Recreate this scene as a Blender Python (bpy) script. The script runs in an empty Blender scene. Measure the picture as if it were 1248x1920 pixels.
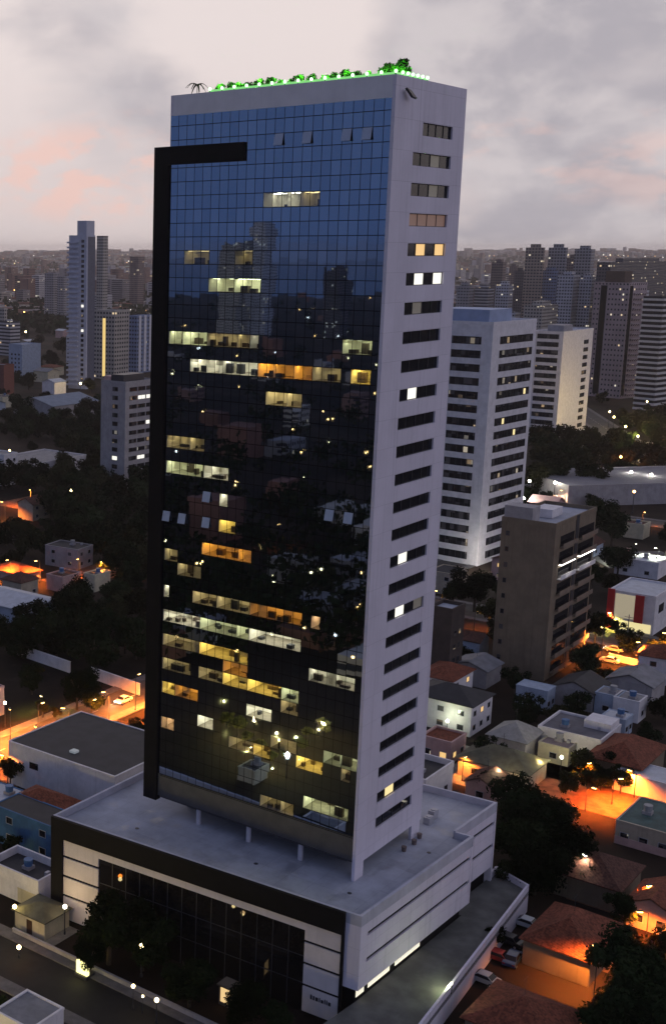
import bpy, math, random
from mathutils import Vector, Matrix
random.seed(7)
S = bpy.context.scene
COL = S.collection
R = math.radians

# ------------------------------------------------------------------ camera
CAM_H = 93.0
PITCH = math.atan(490/2410)
cam_d = bpy.data.cameras.new('camera'); cam = bpy.data.objects.new('camera', cam_d); COL.objects.link(cam)
cam.location = (0, 0, CAM_H); cam.rotation_euler = (math.pi/2 - PITCH, 0, 0)
cam_d.sensor_width = 36; cam_d.lens = 36*2410/1920; cam_d.shift_x = (624-74)/1920
cam_d.clip_start = 1; cam_d.clip_end = 60000
S.camera = cam

# ------------------------------------------------------------------ exposure and render
S.view_settings.view_transform = 'Standard'; S.view_settings.look = 'None'
S.view_settings.exposure = 0.0; S.view_settings.gamma = 1.0
c = S.cycles
c.max_bounces = 5; c.diffuse_bounces = 2; c.glossy_bounces = 3; c.transmission_bounces = 2; c.volume_bounces = 0
c.use_denoising = True; c.sample_clamp_indirect = 3.0; c.caustics_reflective = False; c.caustics_refractive = False

# ------------------------------------------------------------------ node helper
class NT:
    def __init__(s, tree): s.t = tree; s.n = tree.nodes; s.l = tree.links
    def new(s, kind, **kw):
        n = s.n.new(kind)
        for k, v in kw.items(): setattr(n, k, v)
        return n
    def put(s, node, idx, v):
        if v is None: return
        if isinstance(v, bpy.types.NodeSocket): s.l.new(v, node.inputs[idx])
        else:
            i = node.inputs[idx]
            if hasattr(i.default_value, '__len__') and not hasattr(v, '__len__'): v = (v,)*len(i.default_value)
            if hasattr(v, '__len__') and len(v) == 3 and len(i.default_value) == 4: v = (*v, 1)
            i.default_value = v
    def m(s, op, a, b=None, c=None, clamp=False):
        n = s.new('ShaderNodeMath', operation=op, use_clamp=clamp)
        s.put(n, 0, a); s.put(n, 1, b); s.put(n, 2, c)
        return n.outputs[0]
    def vm(s, op, a, b=None):
        n = s.new('ShaderNodeVectorMath', operation=op); s.put(n, 0, a); s.put(n, 1, b)
        return n.outputs['Value'] if op in ('DOT_PRODUCT', 'LENGTH') else n.outputs[0]
    def scale(s, a, f):
        n = s.new('ShaderNodeVectorMath', operation='SCALE'); s.put(n, 0, a); s.put(n, 3, f); return n.outputs[0]
    def sep(s, v):
        n = s.new('ShaderNodeSeparateXYZ'); s.put(n, 0, v); return n.outputs
    def comb(s, x, y, z):
        n = s.new('ShaderNodeCombineXYZ'); s.put(n, 0, x); s.put(n, 1, y); s.put(n, 2, z); return n.outputs[0]
    def noise(s, vec, scale, detail=4, rough=.55, out=0):
        n = s.new('ShaderNodeTexNoise'); s.put(n, 'Vector', vec); n.inputs['Scale'].default_value = scale
        n.inputs['Detail'].default_value = detail; n.inputs['Roughness'].default_value = rough
        return n.outputs[out]
    def white(s, vec, out='Value'):
        n = s.new('ShaderNodeTexWhiteNoise', noise_dimensions='3D'); s.put(n, 'Vector', vec); return n.outputs[out]
    def mix(s, f, a, b, blend='MIX'):
        n = s.new('ShaderNodeMix', data_type='RGBA', blend_type=blend); s.put(n, 0, f); s.put(n, 6, a); s.put(n, 7, b)
        return n.outputs[2]
    def ramp(s, f, lo, hi, t0=0., t1=1.):
        n = s.new('ShaderNodeMapRange', interpolation_type='SMOOTHSTEP'); s.put(n, 0, f)
        n.inputs[1].default_value = lo; n.inputs[2].default_value = hi
        n.inputs[3].default_value = t0; n.inputs[4].default_value = t1
        return n.outputs[0]
    def gt(s, a, b): return s.m('GREATER_THAN', a, b)
    def lt(s, a, b): return s.m('LESS_THAN', a, b)

# ------------------------------------------------------------------ sky
def build_world():
    w = bpy.data.worlds.new('World'); S.world = w; w.use_nodes = True
    t = NT(w.node_tree); t.n.clear()
    out = t.new('ShaderNodeOutputWorld'); bg = t.new('ShaderNodeBackground'); t.l.new(bg.outputs[0], out.inputs[0])
    sky = t.new('ShaderNodeTexSky', sky_type='NISHITA'); sky.sun_disc = False
    sky.sun_elevation = R(3.0); sky.sun_rotation = R(-12); sky.air_density = 1.6; sky.dust_density = 2.0; sky.ozone_density = 2.5
    d = t.new('ShaderNodeTexCoord').outputs['Generated']
    x, y, z = t.sep(d)
    ze = t.m('MAXIMUM', z, 0.0)
    # clear dusk air: blue-lavender, deepening away from the sunset in +Y
    fwd = t.ramp(t.m('ADD', y, t.m('MULTIPLY', x, 0.62)), -0.75, 0.75)
    hi = t.ramp(ze, 0.0, 0.7)
    back = t.mix(hi, (.12, .175, .33), (.135, .175, .33))
    front = t.mix(hi, (.64, .55, .54), (.30, .31, .40))
    air = t.mix(fwd, back, front)
    rb = t.ramp(t.m('SUBTRACT', t.m('MULTIPLY', x, .743), t.m('MULTIPLY', y, .669)), .25, .95)
    air = t.mix(t.m('MULTIPLY', rb, t.ramp(ze, .75, .35)), air, (.58, .58, .78))
    air = t.mix(0.12, air, t.scale(sky.outputs[0], 0.10))
    # cloud deck
    warp = t.noise(d, 5.0, 3, .5, 1)
    p = t.vm('MULTIPLY', d, (1.0, 1.0, 2.0))
    p = t.vm('ADD', p, t.scale(warp, 0.10))
    n1 = t.noise(p, 5.5, 5, .5)
    n2 = t.noise(t.vm('ADD', p, (3.1, 1.7, .4)), 13.0, 5, .52)
    n = t.m('ADD', t.m('MULTIPLY', n1, .72), t.m('MULTIPLY', n2, .28))
    # the big grey bank stands right of the tower, a lower one far left
    bank = t.vm('DOT_PRODUCT', d, Vector((.36, .92, .115)).normalized())
    bankm = t.ramp(bank, .984, .9985)
    bank2 = t.ramp(t.vm('DOT_PRODUCT', d, Vector((.05, 1, .105)).normalized()), .9955, .9996)
    dark = t.ramp(t.m('ADD', n, t.m('ADD', t.m('MULTIPLY', bankm, .28), t.m('MULTIPLY', bank2, .10))), .48, .70)
    light_c = t.mix(t.ramp(ze, 0.02, .16), (.74, .64, .63), (.82, .725, .71))
    dark_c = t.mix(t.ramp(n2, .35, .65), (.45, .42, .46), (.64, .585, .60))
    cl = t.mix(dark, light_c, dark_c)
    # sunset glow caught low on the cloud edges
    glow = t.m('MULTIPLY', t.ramp(t.noise(t.vm('MULTIPLY', d, (1, 1, 2.6)), 20.0, 4, .55), .55, .72), t.m('MULTIPLY', t.ramp(ze, .022, .055), t.ramp(ze, .13, .07)))
    low = t.m('MAXIMUM', t.ramp(t.vm('DOT_PRODUCT', t.vm('NORMALIZE', t.vm('MULTIPLY', d, (1, 1, 2.2))), Vector((.035, 1, .125)).normalized()), .9955, .9992), t.ramp(t.vm('DOT_PRODUCT', t.vm('NORMALIZE', t.vm('MULTIPLY', d, (1, 1, 2.2))), Vector((.475, 1, .135)).normalized()), .9975, .9996, 0., .45))
    glow = t.m('MAXIMUM', t.m('MULTIPLY', glow, .45), t.m('MULTIPLY', low, t.ramp(t.noise(t.vm('MULTIPLY', d, (1, 1, 2.0)), 26.0, 4, .55), .42, .60)))
    cl = t.mix(t.m('MULTIPLY', glow, .68), cl, (.92, .59, .51))
    cl = t.mix(t.ramp(ze, .25, .85), cl, (.31, .31, .39))
    cover = t.m('MULTIPLY', t.m('MULTIPLY', fwd, t.m('SUBTRACT', 1., t.m('MULTIPLY', rb, .75))), t.ramp(t.m('ADD', n1, t.m('MULTIPLY', fwd, .45)), .40, .75))
    col = t.mix(cover, air, cl)
    col = t.mix(t.ramp(z, 0.0, -0.04), col, (.06, .055, .06))
    t.put(bg, 0, col); bg.inputs[1].default_value = 1.0
build_world()

# ------------------------------------------------------------------ sun: almost set, behind thin cloud
sd = bpy.data.lights.new('sun', 'SUN'); sd.energy = 0.12; sd.angle = R(25); sd.color = (1, .72, .62)
so = bpy.data.objects.new('sun', sd); COL.objects.link(so)
so.rotation_euler = Vector((.21, -.975, -.12)).to_track_quat('-Z', 'Y').to_euler()

# ------------------------------------------------------------------ pixel <-> place (photo pixels, 1248 x 1920)
F = 2410.; CX, CY = 74., 960.
def ray(px, py):
    x = (px-CX)/F; y = -(py-CY)/F; cp, sp = math.cos(PITCH), math.sin(PITCH)
    return Vector((x, cp + y*sp, -sp + y*cp))
def at(px, py, z=0.0):
    r = ray(px, py); return Vector((0, 0, CAM_H)) + r*((z-CAM_H)/r.z)
def proj(P):
    cp, sp = math.cos(PITCH), math.sin(PITCH); z = P[2]-CAM_H
    d = P[1]*cp - z*sp; u = P[1]*sp + z*cp
    if d < 1: return None
    return (CX + F*P[0]/d, CY - F*u/d, d)
def plane_hit(px, py, p0, dirv):
    # where the pixel's ray meets the vertical plane through p0 along dirv: distance along dirv and height
    r = ray(px, py); nx, ny = dirv.y, -dirv.x
    k = (p0.x*nx + p0.y*ny)/(r.x*nx + r.y*ny)
    q = r*k
    return (q.x-p0.x)*dirv.x + (q.y-p0.y)*dirv.y, q.z + CAM_H

YAW = math.atan2(.7467, .6651)
TO = Vector((39.97, 150.83, 0))
def dirs(yaw): return Vector((math.cos(yaw), math.sin(yaw), 0)), Vector((-math.sin(yaw), math.cos(yaw), 0))
TB, TA = dirs(YAW)
def loc2w(a, b, z=0): v = TO + TA*a + TB*b; return Vector((v.x, v.y, z))
def w2loc(P): q = Vector((P.x-TO.x, P.y-TO.y, 0)); return q.dot(TA), q.dot(TB)

# ------------------------------------------------------------------ mesh helper
class MB:
    def __init__(s): s.v = []; s.f = []; s.mi = []
    def add(s, vs, fs, m=0):
        o = len(s.v); s.v += [tuple(v) for v in vs]; s.f += [tuple(i+o for i in f) for f in fs]; s.mi += [m]*len(fs)
        return s
    def box(s, x0, x1, y0, y1, z0, z1, m=0):
        return s.add([(x0,y0,z0),(x1,y0,z0),(x1,y1,z0),(x0,y1,z0),(x0,y0,z1),(x1,y0,z1),(x1,y1,z1),(x0,y1,z1)],
              [(0,3,2,1),(4,5,6,7),(0,1,5,4),(1,2,6,5),(2,3,7,6),(3,0,4,7)], m)
    def obox(s, p, q, s0, s1, d0, d1, z0, z1, m=0, z1b=None, z0b=None):
        # box along the ground line p->q: s metres along it, d metres out to its right-hand side
        u = Vector((q[0]-p[0], q[1]-p[1])).normalized(); n = Vector((u.y, -u.x))
        def P(a, d, z): return (p[0]+u.x*a+n.x*d, p[1]+u.y*a+n.y*d, z)
        zb = z1 if z1b is None else z1b; z0b = z0 if z0b is None else z0b
        return s.add([P(s0,d1,z0),P(s1,d1,z0b),P(s1,d0,z0b),P(s0,d0,z0),P(s0,d1,z1),P(s1,d1,zb),P(s1,d0,zb),P(s0,d0,z1)],
              [(0,3,2,1),(4,5,6,7),(0,1,5,4),(1,2,6,5),(2,3,7,6),(3,0,4,7)], m)
    def prism(s, pts, z0, z1, m=0):
        n = len(pts)
        return s.add([(p[0],p[1],z0) for p in pts]+[(p[0],p[1],z1) for p in pts],
              [tuple(range(n-1,-1,-1)), tuple(range(n,2*n))]+[(i,(i+1)%n,n+(i+1)%n,n+i) for i in range(n)], m)
    def tube(s, p, q, r0, r1=None, n=6, m=0):
        p = Vector(p); q = Vector(q); r1 = r0 if r1 is None else r1
        d = (q-p).normalized(); u = d.orthogonal().normalized(); w = d.cross(u)
        vs = []
        for c_, r in ((p, r0), (q, r1)):
            for i in range(n):
                a = 2*math.pi*i/n; vs.append(c_ + (u*math.cos(a)+w*math.sin(a))*r)
        return s.add(vs, [(i,(i+1)%n,n+(i+1)%n,n+i) for i in range(n)]+[tuple(range(n-1,-1,-1)), tuple(range(n,2*n))], m)
    def ball(s, c_, r, n=8, k=5, m=0, sz=1.0):
        vs = [(c_[0],c_[1],c_[2]-r*sz)]
        for j in range(1, k):
            ph = -math.pi/2 + math.pi*j/k
            for i in range(n):
                a = 2*math.pi*i/n; vs.append((c_[0]+r*math.cos(ph)*math.cos(a), c_[1]+r*math.cos(ph)*math.sin(a), c_[2]+r*sz*math.sin(ph)))
        vs.append((c_[0],c_[1],c_[2]+r*sz)); fs = []
        for i in range(n): fs.append((0, 1+(i+1)%n, 1+i))
        for j in range(k-2):
            for i in range(n):
                a = 1+j*n+i; b = 1+j*n+(i+1)%n; fs.append((a, b, b+n, a+n))
        t = len(vs)-1; o = 1+(k-2)*n
        for i in range(n): fs.append((o+i, o+(i+1)%n, t))
        return s.add(vs, fs, m)
    def mesh(s, name, mats):
        me = bpy.data.meshes.new(name); me.from_pydata(s.v, [], s.f); me.update()
        for m in (mats if isinstance(mats, (list, tuple)) else [mats]): me.materials.append(m)
        if any(s.mi): me.polygons.foreach_set('material_index', s.mi)
        return me
    def build(s, name, mats, parent=None, loc=None, smooth=False):
        me = s.mesh(name, mats)
        if smooth: me.polygons.foreach_set('use_smooth', [True]*len(me.polygons))
        o = bpy.data.objects.new(name, me); COL.objects.link(o)
        if parent: o.parent = parent
        if loc is not None: o.location = loc
        return o
def tag(o, label=None, cat=None, group=None, kind=None):
    if label: o['label'] = label
    if cat: o['category'] = cat
    if group: o['group'] = group
    if kind: o['kind'] = kind
    return o
def empty(name, loc, yaw=0, label=None, cat=None, group=None):
    o = bpy.data.objects.new(name, None); COL.objects.link(o); o.location = loc; o.rotation_euler = (0, 0, yaw)
    o.empty_display_size = 1
    return tag(o, label, cat, group)
def copy_tree(o, parent=None):
    q = o.copy(); COL.objects.link(q)
    if parent: q.parent = parent
    for ch in o.children: copy_tree(ch, q)
    return q
def remove_tree(o):
    for ch in list(o.children): remove_tree(ch)
    bpy.data.objects.remove(o)

# ------------------------------------------------------------------ materials
MATS = {}
def base_mat(name):
    m = bpy.data.materials.new(name); m.use_nodes = True; t = NT(m.node_tree)
    return m, t, t.n['Principled BSDF']
def spec(b, v): b.inputs['Specular IOR Level'].default_value = v
def surf(name, col, rough=.7, var=.18, scale=.6, streak=0., bump=0., metal=0., spec_=.3):
    if name in MATS: return MATS[name]
    m, t, b = base_mat(name); oc = t.new('ShaderNodeTexCoord').outputs['Object']
    rnd = t.new('ShaderNodeObjectInfo').outputs['Random']
    oc = t.vm('ADD', oc, t.comb(t.m('MULTIPLY', rnd, 37.), 0, 0))
    n = t.noise(oc, scale, 5, .6)
    col_hi = tuple(min(1, v*(1+var)) for v in col); col_lo = tuple(v*(1-var) for v in col)
    cc = t.mix(t.ramp(n, .3, .7), col_lo, col_hi)
    if streak:
        st = t.noise(t.vm('MULTIPLY', oc, (1.6, 1.6, .07)), 1.0, 4, .6)
        cc = t.mix(t.m('MULTIPLY', t.ramp(st, .5, .75), streak), cc, tuple(v*.45 for v in col))
    t.put(b, 'Base Color', cc); b.inputs['Roughness'].default_value = rough; b.inputs['Metallic'].default_value = metal; spec(b, spec_)
    if bump:
        bp = t.new('ShaderNodeBump'); bp.inputs['Strength'].default_value = bump; t.put(bp, 'Height', t.noise(oc, 9., 3)); t.l.new(bp.outputs[0], b.inputs['Normal'])
    MATS[name] = m; return m
def glow(name, col, strength):
    if name in MATS: return MATS[name]
    m, t, b = base_mat(name); t.put(b, 'Base Color', (.2, .2, .2))
    t.put(b, 'Emission Color', col); b.inputs['Emission Strength'].default_value = strength
    MATS[name] = m; return m
def tile_mat(name, col):
    if name in MATS: return MATS[name]
    m, t, b = base_mat(name); oc = t.new('ShaderNodeTexCoord').outputs['Object']
    x, y, z = t.sep(oc)
    cell = t.comb(t.m('FLOOR', t.m('MULTIPLY', x, 4.)), t.m('FLOOR', t.m('MULTIPLY', y, 4.)), 0)
    w = t.white(cell)
    n = t.noise(oc, .5, 5, .6)
    f = t.m('ADD', t.m('MULTIPLY', w, .45), t.m('MULTIPLY', n, .75))
    t.put(b, 'Base Color', t.mix(t.ramp(f, .25, .95), tuple(v*.5 for v in col), tuple(v*1.25 for v in col)))
    b.inputs['Roughness'].default_value = .85; spec(b, .2)
    wv = t.m('SINE', t.m('MULTIPLY', t.m('ADD', x, y), 22.))
    bp = t.new('ShaderNodeBump'); bp.inputs['Strength'].default_value = .5; bp.inputs['Distance'].default_value = .06
    t.put(bp, 'Height', wv); t.l.new(bp.outputs[0], b.inputs['Normal'])
    MATS[name] = m; return m
def facade(name, col, fh=3.1, bay=2.6, w0=.22, w1=.80, h0=.32, h1=.78, lit=.025, glass=(.025, .028, .04), litc=(1, .72, .38), lits=.8, band=False):
    """painted wall with a regular pattern of small windows, for blocks too far away to show each window's frame"""
    if name in MATS: return MATS[name]
    m, t, b = base_mat(name); tc = t.new('ShaderNodeTexCoord'); oc = tc.outputs['Object']
    x, y, z = t.sep(oc); rnd = t.new('ShaderNodeObjectInfo').outputs['Random']
    s = t.m('DIVIDE', t.m('ADD', x, y), bay); h = t.m('DIVIDE', z, fh)
    fs = t.m('FRACT', t.m('ADD', s, 100.)); fz = t.m('FRACT', h)
    win = t.m('MULTIPLY', t.gt(fz, h0), t.lt(fz, h1))
    if not band: win = t.m('MULTIPLY', win, t.m('MULTIPLY', t.gt(fs, w0), t.lt(fs, w1)))
    nz = t.sep(tc.outputs['Normal'])[2]
    win = t.m('MULTIPLY', win, t.lt(t.m('ABSOLUTE', nz), .5))
    n = t.noise(oc, .12, 4, .6)
    wall = t.mix(t.ramp(n, .3, .7), tuple(v*.85 for v in col), tuple(v*1.1 for v in col))
    cell = t.comb(t.m('FLOOR', t.m('ADD', s, 100.)), t.m('FLOOR', h), t.m('MULTIPLY', rnd, 91.))
    w = t.white(cell)
    t.put(b, 'Base Color', t.mix(win, wall, glass))
    t.put(b, 'Roughness', t.m('SUBTRACT', .8, t.m('MULTIPLY', win, .55)))
    on = t.m('MULTIPLY', t.m('MULTIPLY', win, t.gt(w, 1-lit)), lits)
    w2 = t.white(t.vm('ADD', cell, (5., 9., 2.)))
    t.put(b, 'Emission Color', t.mix(w2, litc, (1, .93, .75))); t.put(b, 'Emission Strength', on)
    spec(b, .35); MATS[name] = m; return m
PW, PH = 31.0/24, 3.46/2      # one pane of the curtain wall
def curtain(name, clear=False):
    """tinted mirror glass in a grid of thin mullions; clear: the same glass where a lit room shows through it"""
    m, t, b = base_mat(name); t.n.remove(b); out = t.n['Material Output']
    tc = t.new('ShaderNodeTexCoord'); oc = tc.outputs['Object']; x, y, z = t.sep(oc)
    s = t.m('DIVIDE', y, PW); h = t.m('DIVIDE', t.m('SUBTRACT', z, 20.35), PH)
    fs = t.m('FRACT', s); fz = t.m('FRACT', h)
    line = t.m('MAXIMUM', t.m('MAXIMUM', t.lt(fs, .035), t.gt(fs, .965)), t.m('MAXIMUM', t.lt(fz, .03), t.gt(fz, .97)))
    cell = t.comb(t.m('FLOOR', s), t.m('FLOOR', h), 3.)
    rv = t.white(cell, 'Color')
    geo = t.new('ShaderNodeNewGeometry').outputs['Normal']
    tilt = t.scale(t.vm('SUBTRACT', rv, (.5, .5, .5)), .0026)
    warp = t.scale(t.vm('SUBTRACT', t.noise(oc, .9, 2, .5, 1), (.5, .5, .5)), .0022)
    nrm = t.vm('NORMALIZE', t.vm('ADD', geo, t.vm('ADD', tilt, warp)))
    gl = t.new('ShaderNodeBsdfGlossy')
    tint = t.mix(t.white(cell), (.27, .36, .50), (.33, .42, .56))
    t.put(gl, 'Color', tint); gl.inputs['Roughness'].default_value = .015; t.put(gl, 'Normal', nrm)
    df = t.new('ShaderNodeBsdfTransparent' if clear else 'ShaderNodeBsdfDiffuse'); t.put(df, 'Color', (.92, .94, .92) if clear else (.012, .014, .018))
    ms = t.new('ShaderNodeMixShader'); ms.inputs[0].default_value = .25 if clear else .92; t.l.new(df.outputs[0], ms.inputs[1]); t.l.new(gl.outputs[0], ms.inputs[2])
    fr = t.new('ShaderNodeBsdfDiffuse'); t.put(fr, 'Color', (.006, .007, .010))
    m2 = t.new('ShaderNodeMixShader'); t.put(m2, 0, t.m('MULTIPLY', line, .85)); t.l.new(ms.outputs[0], m2.inputs[1]); t.l.new(fr.outputs[0], m2.inputs[2])
    t.l.new(m2.outputs[0], out.inputs[0]); MATS[name] = m; return m
KIND = {'white': ((1., 1., .84), 5.8), 'green': ((.90, 1., .62), 3.6), 'yellow': ((1., .70, .14), 6.2), 'amber': ((1., .42, .05), 5.6), 'dim': ((1., .80, .38), 1.9), 'peach': ((1., .62, .34), 4.8)}
def office(T, y0, y1, z0, z1, kind, rg):
    """a lit room behind the glass: walls, ceiling lights, desks and cupboards, here and there a lowered blind"""
    col, e = KIND[kind]; dp = rg.uniform(2.6, 4.4); e *= rg.uniform(.8, 1.2)*(1.4 if z0 > 90 else 4.2)
    f = MB(); f.add([(dp, y0, z0), (dp, y1, z0), (dp, y1, z1), (dp, y0, z1)], [(0, 3, 2, 1)], 0)
    f.add([(.06, y0, z0), (dp, y0, z0), (dp, y0, z1), (.06, y0, z1)], [(0, 1, 2, 3)], 0); f.add([(.06, y1, z0), (dp, y1, z0), (dp, y1, z1), (.06, y1, z1)], [(3, 2, 1, 0)], 0)
    f.add([(.06, y0, z1), (dp, y0, z1), (dp, y1, z1), (.06, y1, z1)], [(3, 2, 1, 0)], 0); f.add([(.06, y0, z0), (dp, y0, z0), (dp, y1, z0), (.06, y1, z0)], [(0, 1, 2, 3)], 1)
    y = y0 + rg.uniform(2, 4)
    while y < y1-1.5:
        if rg.random() < .5: f.box(.5, dp, y-.04, y+.04, z0, z1, 0)
        y += rg.uniform(2.0, 4.5)
    ro = f.build('lit_office', [surf('office_plaster', (.66, .62, .52), .8, .1, .8), surf('office_carpet', (.16, .14, .11), .9, .2, 1.5)], T)
    p = MB(); y = y0+.35
    while y < y1-.5:
        for x in ([.7, 2.0] if dp > 2.9 else [1.1]):
            if rg.random() < .85: p.box(x, x+.55, y, y+.75, z1-.07, z1-.02)
        y += 1.29
    p.box(.9, 1.1, y0+.2, y0+.8, z1-.07, z1-.02)
    p.build('ceiling_light', glow('ceiling_light_%s_%.1f' % (kind, e), col, e), ro)
    d = MB(); y = y0+.15
    while y < y1-.5:
        w = rg.uniform(.4, 1.3); x = rg.uniform(.3, dp-1.0); h = rg.choice([.35, .5, .5, .8, 1.25])
        if y+w < y1-.1 and rg.random() < .8: d.box(x, x+rg.uniform(.4, .8), y, y+w, z0, z0+h)
        y += w+rg.uniform(.1, .7)
    if d.v: d.build('desk', surf('office_furniture_%d' % rg.randrange(3), rg.choice([(.05, .035, .025), (.02, .02, .025), (.14, .10, .06)]), .6, .2, 2), ro)
    bl = MB(); n = max(1, round((y1-y0)/PW))
    for k in range(n):
        if rg.random() < .30:
            a_, b_ = y0+(y1-y0)*k/n+.05, y0+(y1-y0)*(k+1)/n-.05; zz = z1-(z1-z0)*rg.choice([.25, .4, .6, .95]); zt = z1-.02
            while zt-.10 > zz: bl.box(.13, .15, a_, b_, zt-.10, zt-.02); zt -= .12
    if bl.v: bl.build('blind', blind_mat(), ro)
def blind_mat():
    if 'blind' in MATS: return MATS['blind']
    m, t, b = base_mat('blind'); t.n.remove(b); tr = t.new('ShaderNodeBsdfTranslucent'); df = t.new('ShaderNodeBsdfDiffuse'); t.put(tr, 'Color', (.7, .66, .55)); t.put(df, 'Color', (.5, .48, .42))
    ms = t.new('ShaderNodeMixShader'); ms.inputs[0].default_value = .4; t.l.new(tr.outputs[0], ms.inputs[1]); t.l.new(df.outputs[0], ms.inputs[2]); t.l.new(ms.outputs[0], t.n['Material Output'].inputs[0]); MATS['blind'] = m; return m
def pane_glass():
    m, t, b = base_mat('window_glass'); oc = t.new('ShaderNodeTexCoord').outputs['Object']; x, y, z = t.sep(oc); rnd = t.new('ShaderNodeObjectInfo').outputs['Random']
    cell = t.comb(t.m('FLOOR', t.m('DIVIDE', t.m('ADD', x, y), 1.35)), t.m('FLOOR', t.m('DIVIDE', z, 1.7)), t.m('MULTIPLY', rnd, 63.)); w = t.white(cell)
    t.put(b, 'Base Color', t.mix(t.ramp(w, .55, 1.), (.012, .013, .018), (.10, .095, .10))); b.inputs['Roughness'].default_value = .12; spec(b, .5)
    t.put(b, 'Emission Color', t.mix(t.white(t.vm('ADD', cell, (4, 4, 4))), (1, .62, .25), (1, .95, .8))); t.put(b, 'Emission Strength', t.m('MULTIPLY', t.gt(w, .955), t.m('MULTIPLY', t.white(t.vm('ADD', cell, (1, 7, 3))), .45))); return m
def dark_glass(name='dark_glass', col=(.012, .013, .018), rough=.06, sp=.22):
    if name in MATS: return MATS[name]
    m, t, b = base_mat(name); t.put(b, 'Base Color', col); b.inputs['Roughness'].default_value = rough; spec(b, sp)
    MATS[name] = m; return m
def leaf_mat(name, col):
    if name in MATS: return MATS[name]
    m, t, b = base_mat(name); oc = t.new('ShaderNodeTexCoord').outputs['Object']; rnd = t.new('ShaderNodeObjectInfo').outputs['Random']
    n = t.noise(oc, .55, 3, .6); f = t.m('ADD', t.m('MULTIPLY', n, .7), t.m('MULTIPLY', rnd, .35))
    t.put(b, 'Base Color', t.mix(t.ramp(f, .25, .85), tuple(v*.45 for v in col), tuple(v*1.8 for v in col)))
    b.inputs['Roughness'].default_value = .9; spec(b, .0); MATS[name] = m; return m

def wall_mat(name, col):
    # large rendered panels: faint joints, rain streaks and slight changes of tone from panel to panel
    m, t, b = base_mat(name); oc = t.new('ShaderNodeTexCoord').outputs['Object']; x, y, z = t.sep(oc)
    s_ = t.m('DIVIDE', t.m('ADD', x, y), 2.6); h = t.m('DIVIDE', t.m('SUBTRACT', z, .5), 3.46)
    cell = t.comb(t.m('FLOOR', s_), t.m('FLOOR', h), 0); w = t.white(cell)
    j = t.m('MAXIMUM', t.lt(t.m('FRACT', h), .014), t.lt(t.m('FRACT', t.m('ADD', s_, 50.)), .012))
    st = t.noise(t.vm('MULTIPLY', oc, (1.3, 1.3, .05)), 1.0, 5, .65); n = t.noise(oc, .16, 5, .6); n2 = t.noise(oc, 1.4, 4, .65)
    f = t.m('ADD', t.m('MULTIPLY', w, .055), t.m('ADD', t.m('MULTIPLY', t.ramp(n, .3, .7), .09), t.m('MULTIPLY', n2, .05)))
    f = t.m('SUBTRACT', t.m('ADD', .87, f), t.m('ADD', t.m('MULTIPLY', t.ramp(st, .52, .74), .20), t.m('MULTIPLY', j, .22)))
    t.put(b, 'Base Color', t.scale(t.comb(*col), f)); b.inputs['Roughness'].default_value = .72; spec(b, .25); MATS[name] = m; return m
def deck_matf(name, col):
    m, t, b = base_mat(name); oc = t.new('ShaderNodeTexCoord').outputs['Object']; x, y, z = t.sep(oc)
    gx = t.m('FRACT', t.m('ADD', t.m('DIVIDE', x, 3.6), 40.)); gy = t.m('FRACT', t.m('ADD', t.m('DIVIDE', y, 3.6), 40.))
    j = t.m('MAXIMUM', t.lt(gx, .018), t.lt(gy, .018)); cell = t.comb(t.m('FLOOR', t.m('DIVIDE', x, 3.6)), t.m('FLOOR', t.m('DIVIDE', y, 3.6)), 2)
    n = t.noise(oc, .17, 7, .65); n2 = t.noise(oc, 1.1, 6, .7); pud = t.ramp(t.noise(t.vm('ADD', oc, (9, 4, 0)), .22, 5, .55), .56, .63)
    f = t.m('ADD', .66, t.m('ADD', t.m('MULTIPLY', t.ramp(n, .3, .7), .30), t.m('ADD', t.m('MULTIPLY', n2, .22), t.m('MULTIPLY', t.white(cell), .07))))
    f = t.m('SUBTRACT', f, t.m('ADD', t.m('MULTIPLY', j, .16), t.m('MULTIPLY', pud, .17)))
    t.put(b, 'Base Color', t.scale(t.comb(*col), f)); t.put(b, 'Roughness', t.m('SUBTRACT', .85, t.m('MULTIPLY', pud, .5))); spec(b, .35); MATS[name] = m; return m
white_wall = surf('white_render', (.74, .72, .75), .75, .06, .25, .10)
side_wall = wall_mat('lavender_render', (.70, .66, .75))
black_clad = surf('black_cladding', (.006, .006, .008), .7, .2, .4, spec_=.12)
deck_mat = deck_matf('deck_concrete', (.38, .40, .47))
spandrel = surf('grey_spandrel', (.075, .077, .085), .5, .15, .5)
metal_d = surf('dark_metal', (.05, .05, .06), .45, .1, 2, metal=.3)
metal_l = surf('light_metal', (.42, .42, .46), .5, .1, 2, metal=.3)
glassd = dark_glass(); paneg = pane_glass()
cg = curtain('curtain_glass')
cgl = curtain('curtain_glass_lit', True)
lampw = glow('lamp_white', (1, .93, .75), 14); lampo = glow('lamp_orange', (1, .55, .16), 16); lampy = glow('lamp_yellow', (1, .78, .35), 14)
lampg = glow('lamp_green', (.50, 1, .50), 2.6)
win_white = glow('window_lit_white', (1, .97, .85), 1.1); win_warm = glow('window_lit_warm', (1, .62, .22), .9); win_yel = glow('window_lit_yellow', (1, .8, .35), 1.0)

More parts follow.
